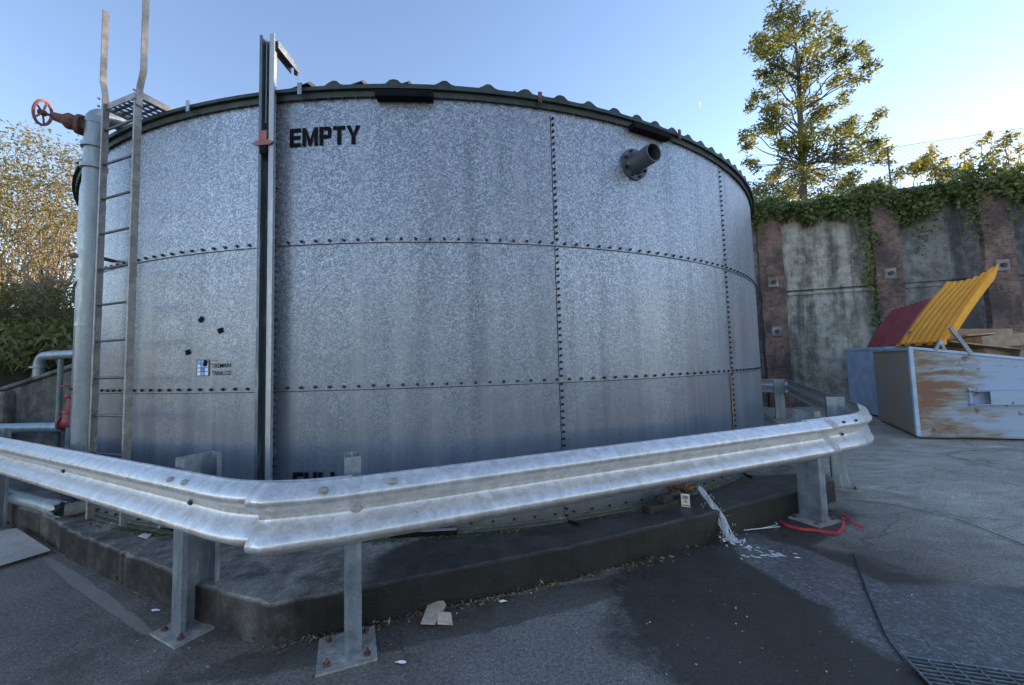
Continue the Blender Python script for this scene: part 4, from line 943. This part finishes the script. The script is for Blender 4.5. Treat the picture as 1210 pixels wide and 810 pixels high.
# drooping undergrowth on the bank
ug = MB(); ug2 = MB()
for _ in range(330):
    x = random.uniform(-60, 98); y = random.uniform(345, 424)-(x < 0)*10; Y = random.uniform(7.3, 8.8); c = at(x, y, Y)
    if y < 388: leaf_cards(ug2, c, 12, (.28, .28, .22), .09)
    else:
        for _ in range(48):
            d = Vector((random.gauss(0, .7), -abs(random.gauss(.3, .3)), random.gauss(-.2, .5))); q = c+Vector((random.gauss(0, .22), random.gauss(0, .2), random.gauss(0, .10))); s_ = random.uniform(.08, .24)
            w_ = Vector((.0045, .002, 0)); ug.add([q-w_, q+w_, q+d*s_*.6+Vector((0, 0, .05)), q+d*s_+Vector((0, 0, -.06))], [(0, 1, 2), (0, 2, 3)])
tag(ug.build('bank_grass', LF5), 'drooping bright green grass over the bank at the left', 'grass', kind='stuff')
tag(ug2.build('undergrowth', mat_leaf('olive_undergrowth', (.05, .055, .02), (.13, .12, .05), .4)), 'dark leafy undergrowth on the bank behind the grass', 'undergrowth', kind='stuff')
lw = thing('low_wall', at(45, 520, 6.4), 'dark sloping concrete wall end below the grassy bank', 'wall')
mb = MB(); Yl = 6.35
P_ = [at(-120, 500, Yl), at(-10, 463, Yl), at(90, 428, Yl), at(150, 420, Yl)]
poly = [Vector((P_[0].x, Yl, -.1)), Vector((P_[3].x, Yl, -.1)), P_[3], P_[2], P_[1], P_[0]]
mb.extr(poly, (0, .35, 0)); mb.build('wall_face', M_WALLD, lw)
mb = MB(); q0, q1 = at(-10, 464, Yl-.03), at(96, 430, Yl-.03); mb.tube([q0-(q1-q0), q1], .035, 6); mb.build('rail_edge', M_WALLD, lw)
mb = MB(); q = at(12, 490, 6.5); mb.prism([(q.x-1.6, 6.3), (q.x+.25, 6.2), (q.x+.3, 6.85), (q.x-1.6, 6.88)], 0, at(12, 462, 6.5).z); mb.build('concrete_block', M_WALLD, lw, bevel=.05)
# ------------------------------------------------------------------ waste bins
def bin_side(A, B, s_, out, z): return Vector((A[0], A[1], 0))
A_ = Vector((7.396, 7.451, 0)); sx_ = Vector((1.318, -.358, 0)).normalized(); rx_ = Vector((.5, .866, 0)).normalized()
wb = thing('waste_bin', A_, 'large rusty pale blue front lift waste bin with open yellow lid', 'waste bin')
Wd = 2.45; Ld = 2.3; th = .012
def BP(s_, r_, z): return A_+sx_*s_+rx_*r_+Vector((0, 0, z))
z_r, z_f = 1.66, 1.30
def wallq(pts, d, name, mat): mb = MB(); mb.extr(pts, d); return mb.build(name, mat, wb)
wallq([BP(0, 0, .06), BP(Ld, 0, .06), BP(Ld, 0, z_f), BP(0, 0, z_r)], rx_*.03, 'side_panel', M_BIN)
wallq([BP(0, Wd-.03, .06), BP(Ld, Wd-.03, .06), BP(Ld, Wd-.03, z_f), BP(0, Wd-.03, z_r)], rx_*.03, 'side_panel', M_BIN)
wallq([BP(0, .03, .06), BP(0, Wd-.03, .06), BP(0, Wd-.03, z_r), BP(0, .03, z_r)], sx_*.03, 'rear_panel', mottled('grey_blue_rear_panel', (.33, .34, .34), (.44, .32, .17), 2.6, .7))
wallq([BP(Ld-.03, .03, .06), BP(Ld-.03, Wd-.03, .06), BP(Ld-.03, Wd-.03, z_f), BP(Ld-.03, .03, z_f)], sx_*.03, 'front_panel', M_BIN)
mb = MB(); mb.hexa([BP(.02, .02, .03), BP(Ld-.02, .02, .03), BP(Ld-.02, Wd-.02, .03), BP(.02, Wd-.02, .03), BP(.02, .02, .08), BP(Ld-.02, .02, .08), BP(Ld-.02, Wd-.02, .08), BP(.02, Wd-.02, .08)]); mb.build('floor_pan', M_BIN, wb)
mb = MB()
mb.box(BP(-.004, Wd/2, z_r-.02), (Wd/2+.01, .025, .025), rx_); mb.build('top_rim', M_BLUE, wb)
mb = MB(); a_, b_ = BP(-.02, -.008, z_r+.0), BP(Ld, -.008, z_f); mb.box((a_+b_)/2, ((b_-a_).length/2, .022, .022), b_-a_); mb.build('top_rim', M_BLUE, wb)
mb = MB(); mb.box(BP(.0, -.01, .86), (.03, .025, .80), sx_); mb.build('corner_post', M_BLUE, wb)
mb = MB(); mb.box(BP(Ld/2, -.006, .09), (Ld/2, .014, .03), sx_); mb.build('bottom_rim', M_BIN, wb)
# fork pocket: open steel tube welded on the side
pz = .75; fk = MB(); x0, x1 = .78, Ld-.1; hh = .115; oo = .17
for c, d in (((x0+x1)/2, None),):
    fk.box(BP(c, -oo/2, pz+hh), ((x1-x0)/2, oo/2, .006), sx_); fk.box(BP(c, -oo/2, pz-hh), ((x1-x0)/2, oo/2, .006), sx_); fk.box(BP(c+.12, -oo, pz), ((x1-x0)/2-.12, .006, hh), sx_); fk.box(BP(c, -.004, pz), ((x1-x0)/2, .003, hh), sx_)
fk.build('fork_pocket', M_BIN, wb)
mb = MB(); mb.box(BP(x0+.02, -.02, pz), (.02, .02, .17), sx_); mb.build('pocket_gusset', M_BLUE, wb)
# opened yellow lid, corrugated, hinged near the rear and propped forward
Ht = BP(.50, .02, 1.74); Hb = BP(.50, Wd-.05, 1.76); T1 = Vector((8.732, 7.088, 3.097)); T2 = T1+(Hb-Ht)
T2 = Vector((9.75, 8.85, 3.12))
nL = 7; mb = MB(); vs = []; n_ = (T1-Ht).cross(Hb-Ht).normalized()
prof = []
for i in range(nL):
    f0 = i/nL; prof += [(f0+.00, 0), (f0+.02, .10), (f0+.075, .10), (f0+.095, 0)]
prof = [(0, 0)]+[p for p in prof if p[0] < 1]+[(1, 0)]
K_ = 6
for f, h_ in prof:
    for k in range(K_+1):
        g_ = k/K_; lo = Ht.lerp(Hb, f); hi = T1.lerp(T2, f); sag = -.10*sin(pi*f)*g_**2
        hh_ = h_*(1 if 0 < k < K_ else .25)
        vs.append(lo.lerp(hi, g_)+n_*(-hh_)+Vector((0, 0, sag+.05*sin(pi*g_))))
m_ = K_+1
mb.add(vs, [(i*m_+k, (i+1)*m_+k, (i+1)*m_+k+1, i*m_+k+1) for i in range(len(prof)-1) for k in range(K_)])
yl = mb.build('yellow_lid', M_YEL, wb, solid=.015)
mb = MB(); mb.box((Ht+Hb)/2+Vector((0, 0, -.01)), (Wd/2-.03, .05, .035), Hb-Ht); mb.build('lid_hinge_lip', M_YEL, yl)
for f in (.06, .28, .55, .8):
    mb = MB(); q = Ht.lerp(Hb, f)+Vector((0, 0, -.02))-sx_*.055; mb.box(q, (.10, .01, .012), rx_); mb.build('handle_slot', M_BLACK, yl)
mb = MB(); a_ = BP(.88, -.03, 1.50); b_ = BP(.62, -.02, 2.00); mb.box((a_+b_)/2, ((b_-a_).length/2, .018, .030), b_-a_); mb.build('prop_strut', M_POST, wb)
mb = MB(); a_ = BP(.36, -.03, 1.60); b_ = BP(.46, -.02, 1.78); mb.box((a_+b_)/2, ((b_-a_).length/2, .018, .025), b_-a_); a_ = BP(.50, -.03, 1.60); mb.box((a_+b_)/2, ((b_-a_).length/2, .015, .02), b_-a_); mb.build('hinge_bracket', M_POST, wb)
# waste inside: cardboard boxes and a plank or two
def carton(c, u, d, lab, mat, tilt=0.0, flap=True, roll=0.0):
    c = Vector(c); u = Vector(u).normalized(); w_ = (Vector((0, 0, 1))+u*tilt+Vector((-u.y, u.x, 0))*roll).normalized(); u = (u-w_*u.dot(w_)).normalized(); v = w_.cross(u)
    t_ = thing('cardboard_box', c-w_*d[2], lab, 'box')
    for sg in (-1, 1):
        mb = MB(); mb.box(c+v*(sg*d[1]), (d[0], .004, d[2]), u, w_); mb.build('box_side', mat, t_)
        mb = MB(); mb.box(c+u*(sg*d[0]), (.004, d[1], d[2]), u, w_); mb.build('box_side', mat, t_)
    mb = MB(); mb.box(c-w_*d[2]*.9, (d[0], d[1], .004), u, w_); mb.build('box_base', mat, t_)
    if flap:
        for sg in (-1, 1):
            mb = MB(); e = c+v*(sg*d[1])+w_*d[2]; o_ = (v*sg+w_*.25*sg+w_*.3).normalized()
            mb.box(e+o_*d[1]*.45, (d[0], .004 if False else d[1]*.45, .003), u, o_.cross(u)); mb.build('flap', mat, t_)
    return t_
carton(BP(1.35, 1.75, 1.72), sx_, (.62, .40, .30), 'large open brown cardboard box heaped at the back of the bin', M_CARD, .05, False)
carton(BP(1.45, .80, 1.58), sx_+rx_*.3, (.42, .30, .26), 'brown cardboard box standing open in the middle of the bin', M_CARD, -.06, False, .06)
carton(BP(2.0, .45, 1.40), sx_-rx_*.2, (.35, .28, .18), 'tilted cardboard box near the low front of the bin', M_CARD, .2)
for q, (s_, r_, z, l_, t__, lab, mt) in enumerate(((1.25, .40, 1.62, .62, -.18, 'long folded brown cardboard sheet along the near side of the bin', M_CARD), (1.35, .95, 1.86, .22, .05, 'small pale cream sheet lying on top of the boxes', M_CARDP))):
    mb = MB(); w_ = Vector((.15*(q-1), .2, 1)); mb.box(BP(s_, r_, z), (l_, .13 if q == 1 else .17, .012), sx_+Vector((0, 0, t__)), w_); tag(mb.build('cardboard_sheet', mt), lab, 'cardboard')
mb = MB(); mb.hexa([BP(.05, .05, .5), BP(Ld-.05, .05, .5), BP(Ld-.05, Wd-.05, .5), BP(.05, Wd-.05, .5), BP(.05, .05, 1.42), BP(Ld-.05, .05, 1.12), BP(Ld-.05, Wd-.05, 1.12), BP(.05, Wd-.05, 1.42)])
tag(mb.build('bin_contents', mottled('dark_mixed_waste', (.05, .04, .03), (.14, .10, .07), 6, .95, 0, .8)), 'dark mixed waste filling the yellow lidded bin', 'waste', kind='stuff')
# second bin behind with the maroon lid
B0 = Vector((9.05, 10.0, 0)); sb = Vector((.957, -.29, 0)).normalized()
w2 = thing('waste_bin', B0, 'plain blue waste bin with maroon lid standing behind the rusty one', 'waste bin')
def BQ(s_, r_, z): return B0+sb*s_+Vector((.29, .957, 0))*r_+Vector((0, 0, z))
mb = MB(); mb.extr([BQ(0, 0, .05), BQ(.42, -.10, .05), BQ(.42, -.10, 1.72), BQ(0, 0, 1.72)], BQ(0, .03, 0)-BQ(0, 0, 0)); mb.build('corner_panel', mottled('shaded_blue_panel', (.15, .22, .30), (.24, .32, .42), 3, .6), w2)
mb = MB(); mb.extr([BQ(.42, -.10, .05), BQ(.50, -.42, .05), BQ(2.6, -.42, .05), BQ(2.6, 1.4, .05), BQ(0, 1.4, .05), BQ(0, .03, .05), BQ(.42, -.07, .05)], (0, 0, 1.62)); mb.build('body', M_BLUE, w2)
mb = MB(); mb.box(BQ(1.3, .5, 1.70), (1.32, .98, .03), sb); mb.build('top_rim', M_BLUE, w2)
mb = MB(); vs = []; H1, H2 = BQ(.28, -.38, 1.76), BQ(.40, 1.2, 1.76); q1 = at(1100, 352, 9.5); q2 = q1+Vector((.5, 1.5, -.1)); pr_ = [(i/16, .05 if i % 2 else 0) for i in range(17)]
n_ = (q1-H1).cross(H2-H1).normalized()
for f, h_ in pr_:
    for g_ in (0, .5, 1): vs.append(H1.lerp(H2, f).lerp(q1.lerp(q2, f), g_)-n_*h_+Vector((0, 0, .06*sin(pi*g_))))
mb.add(vs, [(3*i+k, 3*i+3+k, 3*i+4+k, 3*i+1+k) for i in range(16) for k in range(2)]); mb.build('maroon_lid', M_MAR, w2, solid=.02)
mb = MB(); mb.box(BQ(.30, -.40, 1.76), (.12, .05, .03), sb); mb.build('lid_lip', M_MAR, w2)
# ------------------------------------------------------------------ drain grate
dg_ = thing('drain_grate', (*P2(1140, 800, 0), 0), 'black steel grid drain grate in the wet ground at lower right', 'drain')
D0 = Vector((*P2(1068, 778, .014), 0)); Dx = (Vector((*P2(1200, 797, .014), 0))-D0).normalized(); Dy = Vector((*P2(1090, 812, .014), 0))-D0; Dy = (Dy-Dx*Dy.dot(Dx)).normalized(); dw, dl = .75, .26
mb = MB(); p = [D0, D0+Dy*dl, D0+Dy*dl+Dx*dw, D0+Dx*dw]; mb.add([q+Vector((0, 0, .012)) for q in p], [(0, 1, 2, 3)]); mb.build('pit', M_BLACK, dg_)
def dbar(a_, b_, h, zc, nm, mt): mb = MB(); mb.box((a_+b_)/2+Vector((0, 0, zc)), ((b_-a_).length/2, .0028, h), b_-a_); return mb.build(nm, mt, dg_)
M_GRATE = mat_galv('grate_steel', (.30, .31, .31), (.14, .15, .15), metal=.5)
for i in range(10): dbar(D0+Dy*(dl*i/9), D0+Dy*(dl*i/9)+Dx*dw, .007, .021, 'bar', M_GRATE if i % 9 else M_POST)
for i in range(9): dbar(D0+Dx*(dw*i/8), D0+Dx*(dw*i/8)+Dy*dl, .005, .0255, 'cross_bar', M_GRATE)
# ------------------------------------------------------------------ outlet valve, tag, water
ao, zo = tank_at(795, 573); zo = .36; o0 = tp(ao, zo, TR+.01); no = nrm(ao); uo = Vector((cos(ao), sin(ao), 0))
ov = thing('outlet_valve', Vector((o0.x, o0.y, Z0)), 'small rusty brass outlet valve pouring water at the tank foot', 'valve')
mb = MB(); mb.tube([o0, o0+no*.02, o0+no*.021, o0+no*.10], [.07, .07, .035, .035], 14); mb.build('stub', M_RUSTV, ov, smooth=True)
M_BRASS = mottled('tarnished_brass', (.10, .06, .03), (.22, .14, .07), 20, .5, .5)
mb = MB(); mb.tube([o0+no*.09, o0+no*.10, o0+no*.16, o0+no*.165], [.03, .048, .048, .03], 12); mb.tube([o0+no*.13+Vector((0, 0, .03)), o0+no*.13+Vector((0, 0, .09))], .014, 8); mb.build('valve_body', M_BRASS, ov, smooth=True)
mb = MB(); mb.box(o0+no*.13+Vector((0, 0, .09)), (.075, .012, .006), uo+no*.3); mb.build('lever', M_BLACK, ov)
mb = MB(); e0 = o0+no*.15; e1 = o0+no*.17+uo*.06+Vector((0, 0, .01)); mb.tube([e0, o0+no*.18, e1, e1+no*.03+uo*.03], .026, 12); mb.build('spout', M_BRASS, ov, smooth=True)
SPT = e1+no*.03+uo*.03
mb = MB(); q = tp(ao-.045, Z0, TR+.14); mb.box(q+Vector((0, 0, .028)), (.24, .05, .028), uo); mb.box(q+Vector((0, 0, .085)), (.06, .04, .03), uo)
tag(mb.build('timber_packer', mottled('wet_dark_timber', (.02, .017, .013), (.05, .04, .03), 9, .6), bevel=.004), 'short black wet timber packer lying under the outlet valve', 'timber')
# tag
tq = at(810, 591.5, 3.72); tg = thing('warning_tag', tq, 'small white warning tag with yellow triangle hanging at the outlet', 'tag')
tn = Vector((-tq.x, -tq.y, .2)).normalized(); tu = Vector((-tn.y, tn.x, 0)).normalized(); tw = tn.cross(tu); tw = -tw if tw.z < 0 else tw
tu = tw.cross(tn)
def tagq(x0, y0, x1, y1, e, nm, mt): mb = MB(); mb.add([tq+tu*x+tw*y+tn*e for x, y in ((x0, y0), (x1, y0), (x1, y1), (x0, y1))], [(0, 1, 2, 3)]); mb.build(nm, mt, tg)
mb = MB(); mb.box(tq, (.036, .056, .0015), tu, tn); mb.build('tag_board', M_WHITE, tg)
for x0, x1, y in ((-.024, .024, .036), (-.028, .028, .026), (-.020, .022, .016)): tagq(x0, y-.003, x1, y+.003, .003, 'tag_line', M_NAVY)
mb = MB(); mb.add([tq+tu*x+tw*y+tn*.003 for x, y in ((-.020, -.020), (.020, -.020), (0, .010))], [(0, 1, 2)]); mb.build('tag_triangle', plain('tag_yellow', (.75, .55, .02), .5), tg)
tagq(-.003, -.015, .003, -.001, .0045, 'tag_mark', M_BLACK); tagq(-.030, -.048, .030, -.038, .003, 'tag_band', M_RED)
mb = MB(); mb.tube([tq+tw*.05, tq+tw*.08-tn*.02, o0+no*.12], .0022, 5); mb.build('tag_cord', M_BLACK, tg)
# the jet: twisted ropes of water falling in a parabola
tW = NT('falling_water'); nW = tW.noise(60, 3); tW.set(col=tW.ramp(nW, [(.4, (.80, .86, .92)), (.6, (1.0, 1.0, 1.0))]), rough=.03, trans=.62, ior=1.33); M_WATER = tW.m
tF = NT('white_water'); tF.set(col=(.90, .94, .98), rough=.08, trans=.5, ior=1.33); M_FOAM = tF.m
IMP = atz(864, 640, .012)
def jet(t, off): 
    p = SPT.lerp(IMP, t); p.z = SPT.z+(IMP.z-SPT.z)*(.38*t+.62*t*t); return p+off
mb = MB(); sidev = Vector((.8, -.3, 0)).normalized()
for k in range(17):
    ph_ = k*1.31; amp = .006+.015*random.random(); fr_ = random.uniform(4, 8); pts = []; rs = []
    for i in range(29):
        t = i/28; sprd = .6+1.5*t
        pts.append(jet(t, sidev*(amp*sprd*sin(fr_*t+ph_)+random.gauss(0, .0012))+Vector((.3, 1, 0))*(amp*sprd*cos(fr_*t*1.1+ph_))+Vector((0, 0, random.gauss(0, .0015))))); rs.append((.0150 if k < 4 else .0062)*(.7+.5*sin(9*t+k)**2)*(1-.25*t))
    mb.tube(pts, rs, 7)
for _ in range(150):
    t = random.random(); p = jet(t, Vector((random.gauss(0, .03+.03*t), random.gauss(0, .02), random.gauss(0, .02)))); r = random.uniform(.0015, .004)
    mb.tube([p, p+Vector((random.gauss(0, .004), 0, -.012))], r, 5, r2=r*.5)
tag(mb.build('water_jet', M_WATER, smooth='all'), 'white jet of water pouring from the tank outlet onto the yard', 'water', kind='stuff')
# splash and running ripples: flecks of white water lying on the film
mb = MB()
def fleck(p, L_, W_, ang, h=.006):
    d = Vector((cos(ang), sin(ang), 0)); s_ = Vector((-d.y, d.x, 0)); k = 5; pts = [p+d*(L_*(i/k-.5))+s_*random.gauss(0, W_*.7) for i in range(k+1)]
    for i in range(k):
        w0, w1 = W_*sin(pi*i/k)+.0004, W_*sin(pi*(i+1)/k)+.0004
        a_, b_ = pts[i], pts[i+1]; mb.add([a_-s_*w0, b_-s_*w1, b_+s_*w1, a_+s_*w0, a_+Vector((0, 0, h*w0/max(W_, 1e-4))), b_+Vector((0, 0, h*w1/max(W_, 1e-4)))], [(0, 1, 5, 4), (4, 5, 2, 3)])
for _ in range(55):    # the impact crown
    r = abs(random.gauss(0, .05)); a_ = random.uniform(0, 2*pi); p = IMP+Vector((cos(a_)*r*1.4, sin(a_)*r, random.random()*.03*max(0, 1-r*10))); fleck(p, random.uniform(.010, .045), random.uniform(.0008, .0026), random.gauss(-.4, .7), .012)
q = atz(905, 655, .010)
for _ in range(26): fleck(q+Vector((random.gauss(0, .13), random.gauss(0, .045), 0)), random.uniform(.015, .07), random.uniform(.0002, .0009), random.gauss(-.45, .25), .004)
for _ in range(220):
    e = random.random(); p = IMP.lerp(atz(905, 655, .01), e)+Vector((random.gauss(0, .05+.05*e), random.gauss(0, .03+.02*e), abs(random.gauss(0, .02))*(1-.7*e))); r = random.uniform(.0008, .0028); mb.add([p+Vector(o)*r for o in ((1, 0, 0), (-1, 0, 0), (0, 1, 0), (0, -1, 0), (0, 0, 1), (0, 0, -1))], [(0, 2, 4), (2, 1, 4), (1, 3, 4), (3, 0, 4), (2, 0, 5), (1, 2, 5), (3, 1, 5), (0, 3, 5)])
for _ in range(0):
    x = random.gauss(915, 40); y = random.gauss(668, 22)
    if y < 640 or x < 845-(y-650): continue
    fleck(atz(x, y, .006), random.uniform(.008, .035), random.uniform(.0003, .0011), random.gauss(-.4, .4), .002)
for _ in range(0):
    x = random.uniform(930, 1200); y = random.uniform(690, 800); 
    if random.random() < .3+.3*sin(x*.05)*sin(y*.09): fleck(atz(x, y, .011), random.uniform(.006, .028), random.uniform(.0005, .0013), random.gauss(-.8, .6), .002)
for i in range(30):   # thin runnel by the plinth foot
    p = atz(880+i*1.4, 627-i*.14, .010); fleck(p, .03, .002, .2)
tag(mb.build('splash_foam', M_FOAM), 'white splash and ripples where the jet hits the yard', 'water', kind='stuff')
# ------------------------------------------------------------------ strap at the right post, litter, moss, weeds
def ribbon(ln, z, r, name, mat, lab, cat):
    pts = [atz(x, y, z+(i % 3)*.004) for i, (x, y) in enumerate(ln)]; mb = MB(); fine_ = []
    for i in range(len(pts)-1):
        for k in range(4): fine_.append(pts[i].lerp(pts[i+1], k/4)+Vector((random.gauss(0, .003), random.gauss(0, .003), random.uniform(0, .004))))
    fine_.append(pts[-1]); mb.tube(fine_, r, 6)
    if r > .004: mb.tube([p+Vector((.006, .018, .004)) for p in fine_], r*.8, 6)
    return tag(mb.build(name, mat, smooth=True), lab, cat)
ribbon([(923, 617), (930, 622), (945, 626), (962, 627.5), (978, 629.5), (990, 631), (995, 627), (998, 618), (995, 612)], .016, .0065, 'strap', M_ROPE, 'red plastic strap looped on the ground round the right front post', 'strap')
ribbon([(996, 607), (1003, 614), (1009, 619), (1014, 623), (1021, 624)], .018, .007, 'strap', M_ROPE, 'short frayed end of red strap right of the post', 'strap')
ribbon([(888, 626), (900, 625), (912, 622), (919, 620), (916, 617)], .012, .002, 'cord', M_WHITE, 'thin white cord lying at the foot of the plinth left of the red strap', 'cord')
def card_piece(ln, z, th_, lab, mat, name='cardboard_piece', cat='cardboard', lift=None):
    pts = [atz(x, y, z+(lift[i] if lift else 0)) for i, (x, y) in enumerate(ln)]; mb = MB(); mb.extr(pts, (0, 0, th_)); return tag(mb.build(name, mat), lab, cat)
card_piece([(497, 738), (514, 738.5), (527, 716), (524, 711), (507, 712)], .02, .006, 'larger torn piece of pale cardboard on the ground by the plinth', M_CARDP, lift=[0, .0, .03, .035, .02])
card_piece([(517, 738), (535, 739), (533, 725), (517, 724)], .028, .006, 'small square of cardboard lying against the larger torn piece', M_CARDP, lift=[0, 0, .02, .02])
card_piece([(-30, 678), (60, 651), (40, 638), (20, 625), (-30, 633)], .03, .006, 'big flat sheet of beige cardboard on the asphalt at far left', mottled('beige_board', (.40, .35, .30), (.50, .44, .38), 4, .9), 'cardboard_sheet', lift=[0, .0, .015, .03, .02])
# corrugated scrap leaning on the plinth and a pinkish one behind the post
mb = MB(); p0 = atz(424, 736, .01); u2 = Vector((.92, .36, 0)); 
for i in range(7):
    for j in range(8): mb.box(p0+u2*(.008+i*.014+(j % 2)*.005)+Vector((0, .01+j*.002, .014+j*.0145)), (.0055, .003, .005), u2)
mb.box(p0+u2*.05+Vector((0, .024, .065)), (.05, .002, .062), u2, Vector((0, -.15, 1))); tag(mb.build('corrugated_scrap', M_CARDP), 'scrap of honeycomb packing leaning on the plinth behind the second post', 'packing scrap')
mb = MB(); p0 = atz(401, 741, .01); mb.box(p0+Vector((0, .03, .06)), (.02, .003, .06), u2, Vector((0, -.2, 1))); tag(mb.build('cardboard_strip', mottled('pinkish_card', (.30, .20, .16), (.38, .26, .2), 9, .9)), 'pinkish upright strip of card hidden left of the second post', 'cardboard')
for x, y, s_, lab in ((474, 783, .022, 'crumpled white paper scrap near the bottom edge of the yard'), (594, 711, .020, 'white paper scrap on the ground right of the cardboard pieces'), (558, 705, .018, 'curled white peel of plastic at the plinth foot'), (185, 722, .025, 'white torn scrap beside the left post base')):
    mb = MB(); p = atz(x, y, .006); k = 9; vs = [p+Vector((cos(2*pi*i/k)*s_*random.uniform(.8, 1.9), sin(2*pi*i/k)*s_*random.uniform(.3, .8), random.random()*.008)) for i in range(k)]+[p+Vector((0, 0, .012))]
    mb.add(vs, [(i, (i+1) % k, k) for i in range(k)]); tag(mb.build('litter', M_WHITE), lab, 'litter')
# small bits: grit, leaves, straw gathered against the plinth foot
mb = MB(); mb2 = MB(); mb3 = MB()
foot = [P2(x, y, 0) for x, y in ((0, 625), (100, 668), (180, 705), (320, 762), (400, 745), (500, 722), (600, 703), (700, 676), (800, 655), (950, 612))]
def footpt(f): 
    i = min(int(f*(len(foot)-1)), len(foot)-2); t = f*(len(foot)-1)-i; a_, b_ = Vector(foot[i]), Vector(foot[i+1]); return a_.lerp(b_, t)
for _ in range(900):
    f = random.betavariate(2, 2) if random.random() < .5 else random.uniform(.38, .86); q = footpt(f); p = Vector((q.x+random.gauss(0, .01)+.01, q.y-abs(random.gauss(0, .035)), .008+random.random()*.006))
    leaf_cards(mb if random.random() < .6 else mb2, p, 1, (.01, .01, .003), random.uniform(.012, .045), asp=.35)
for _ in range(260):
    p = atz(random.uniform(20, 1150), 625+175*random.random()**.6, .010); leaf_cards(mb3, p, 1, (.01, .01, .001), random.uniform(.003, .011), asp=.9)
M_STRAW = mottled('dry_litter', (.16, .11, .06), (.36, .28, .18), 30, .9); M_GRIT = mottled('pale_grit', (.3, .29, .27), (.6, .58, .54), 40, .9); M_DEADL = mottled('dead_leaves', (.05, .035, .02), (.13, .09, .05), 20, .9)
tag(mb.build('dry_leaves', M_STRAW), 'dry straw and leaf litter gathered along the plinth foot', 'leaf litter', kind='stuff')
tag(mb2.build('dead_leaves', M_DEADL), 'dark rotting leaves along the plinth foot', 'leaf litter', kind='stuff')
tag(mb3.build('grit', M_GRIT), 'pale grit specks scattered over the yard', 'grit', kind='stuff')
def weed(px, py, n, lab, mt):
    c = atz(px, py, .0); mb = MB()
    for _ in range(n):
        a_ = random.uniform(0, 2*pi); d = Vector((cos(a_), sin(a_), random.uniform(.3, 1.3))).normalized(); L_ = random.uniform(.05, .10); s_ = d.cross(Vector((0, 0, 1))).normalized()*.006; q = c+Vector((random.gauss(0, .03), random.gauss(0, .012), .005))
        mb.add([q-s_*.4, q+s_*.4, q+d*L_*.6+s_, q+d*L_, q+d*L_*.6-s_], [(0, 1, 2, 3, 4)])
    tag(mb.build('weed', mt, origin=c), lab, 'weed')
weed(458, 727, 30, 'small green weed tuft at the plinth foot near the second post', LF3)
weed(490, 722, 14, 'wispy pale dry weed beside the cardboard pieces', mat_leaf('dry_weed', (.16, .14, .07), (.3, .26, .15), .2))
mb = MB(); 
for i in range(1500):
    a_ = random.uniform(-.62, .72); d_ = abs(random.gauss(0, .035)); p = tp(a_, Z0+.004, TR+.075+d_)
    if sin(a_*14)+sin(a_*37+1)+random.gauss(0, .8) < .3: continue
    r = random.uniform(.006, .016); mb.add([p+Vector((r*cos(q*2.1), r*sin(q*2.1), 0)) for q in range(3)]+[p+Vector((0, 0, r*.7))], [(0, 1, 3), (1, 2, 3), (2, 0, 3)])
tag(mb.build('moss', M_MOSS), 'green moss along the foot of the tank on the plinth', 'moss', kind='stuff')
# dark angle bar and odd sticks on the plinth
a0, _ = tank_at(462, 628); a1, _ = tank_at(540, 626); pa, pb = atz(461, 631, Z0+.03), atz(540, 627, Z0+.03); d_ = (pb-pa).normalized()
t_ = thing('angle_bar', (pa+pb)/2-Vector((0, 0, .03)), 'dark steel bar with pale top edge lying on the plinth at the tank foot', 'steel bar')
mb = MB(); mb.box((pa+pb)/2+Vector((0, 0, -.008)), ((pb-pa).length/2, .022, .018), d_); mb.build('bar_body', M_BLACK, t_)
mb = MB(); mb.box((pa+pb)/2+Vector((0, 0, .013)), ((pb-pa).length/2-.002, .021, .002), d_); mb.build('bar_top', M_CARDP if False else M_GLITE, t_)
for (x0, y0, x1, y1, lab) in ((150, 612, 215, 628, 'dark board lying on the plinth behind the left rail'), (875, 558, 888, 564, 'small dark stick on the plinth near the tank'), (672, 616, 684, 620, 'short dark stick at the tank foot below the seam')):
    pa, pb = atz(x0, y0, Z0+.012), atz(x1, y1, Z0+.012); mb = MB(); mb.box((pa+pb)/2, ((pb-pa).length/2, .012 if x0 > 300 else .03, .008), pb-pa); tag(mb.build('dark_stick' if x0 > 300 else 'dark_board', M_BLACK), lab, 'stick' if x0 > 300 else 'board')
card_piece([(163, 634), (174, 637), (179, 632), (170, 631)], Z0+.01, .004, 'small pale scrap on the plinth near the left post', M_WHITE, 'litter', 'litter')
# ------------------------------------------------------------------ thin crescent moon
mc = CAMP+ray(826.5, 124).normalized()*1500; dm = (CAMP-mc).normalized(); mu = Vector((-dm.y, dm.x, 0)).normalized(); mw = dm.cross(mu)
if mw.z < 0: mw = -mw
mb = MB(); k = 12; Rm = 7; vs = [];
for i in range(k+1):
    t = -pi/2+pi*i/k; vs += [mc+mu*(Rm*.55*cos(t))+mw*(Rm*sin(t)), mc+mu*(Rm*.25*cos(t))+mw*(Rm*sin(t))-dm*2]
mb.add(vs, [(2*i, 2*i+2, 2*i+3, 2*i+1) for i in range(k)])
tm = NT('moonlight'); em = tm.n('Emission'); em.inputs[0].default_value = (1, .97, .92, 1); em.inputs[1].default_value = .55; tm.l(em.outputs[0], tm.out.inputs[0])
struct(mb, 'moon', tm.m)
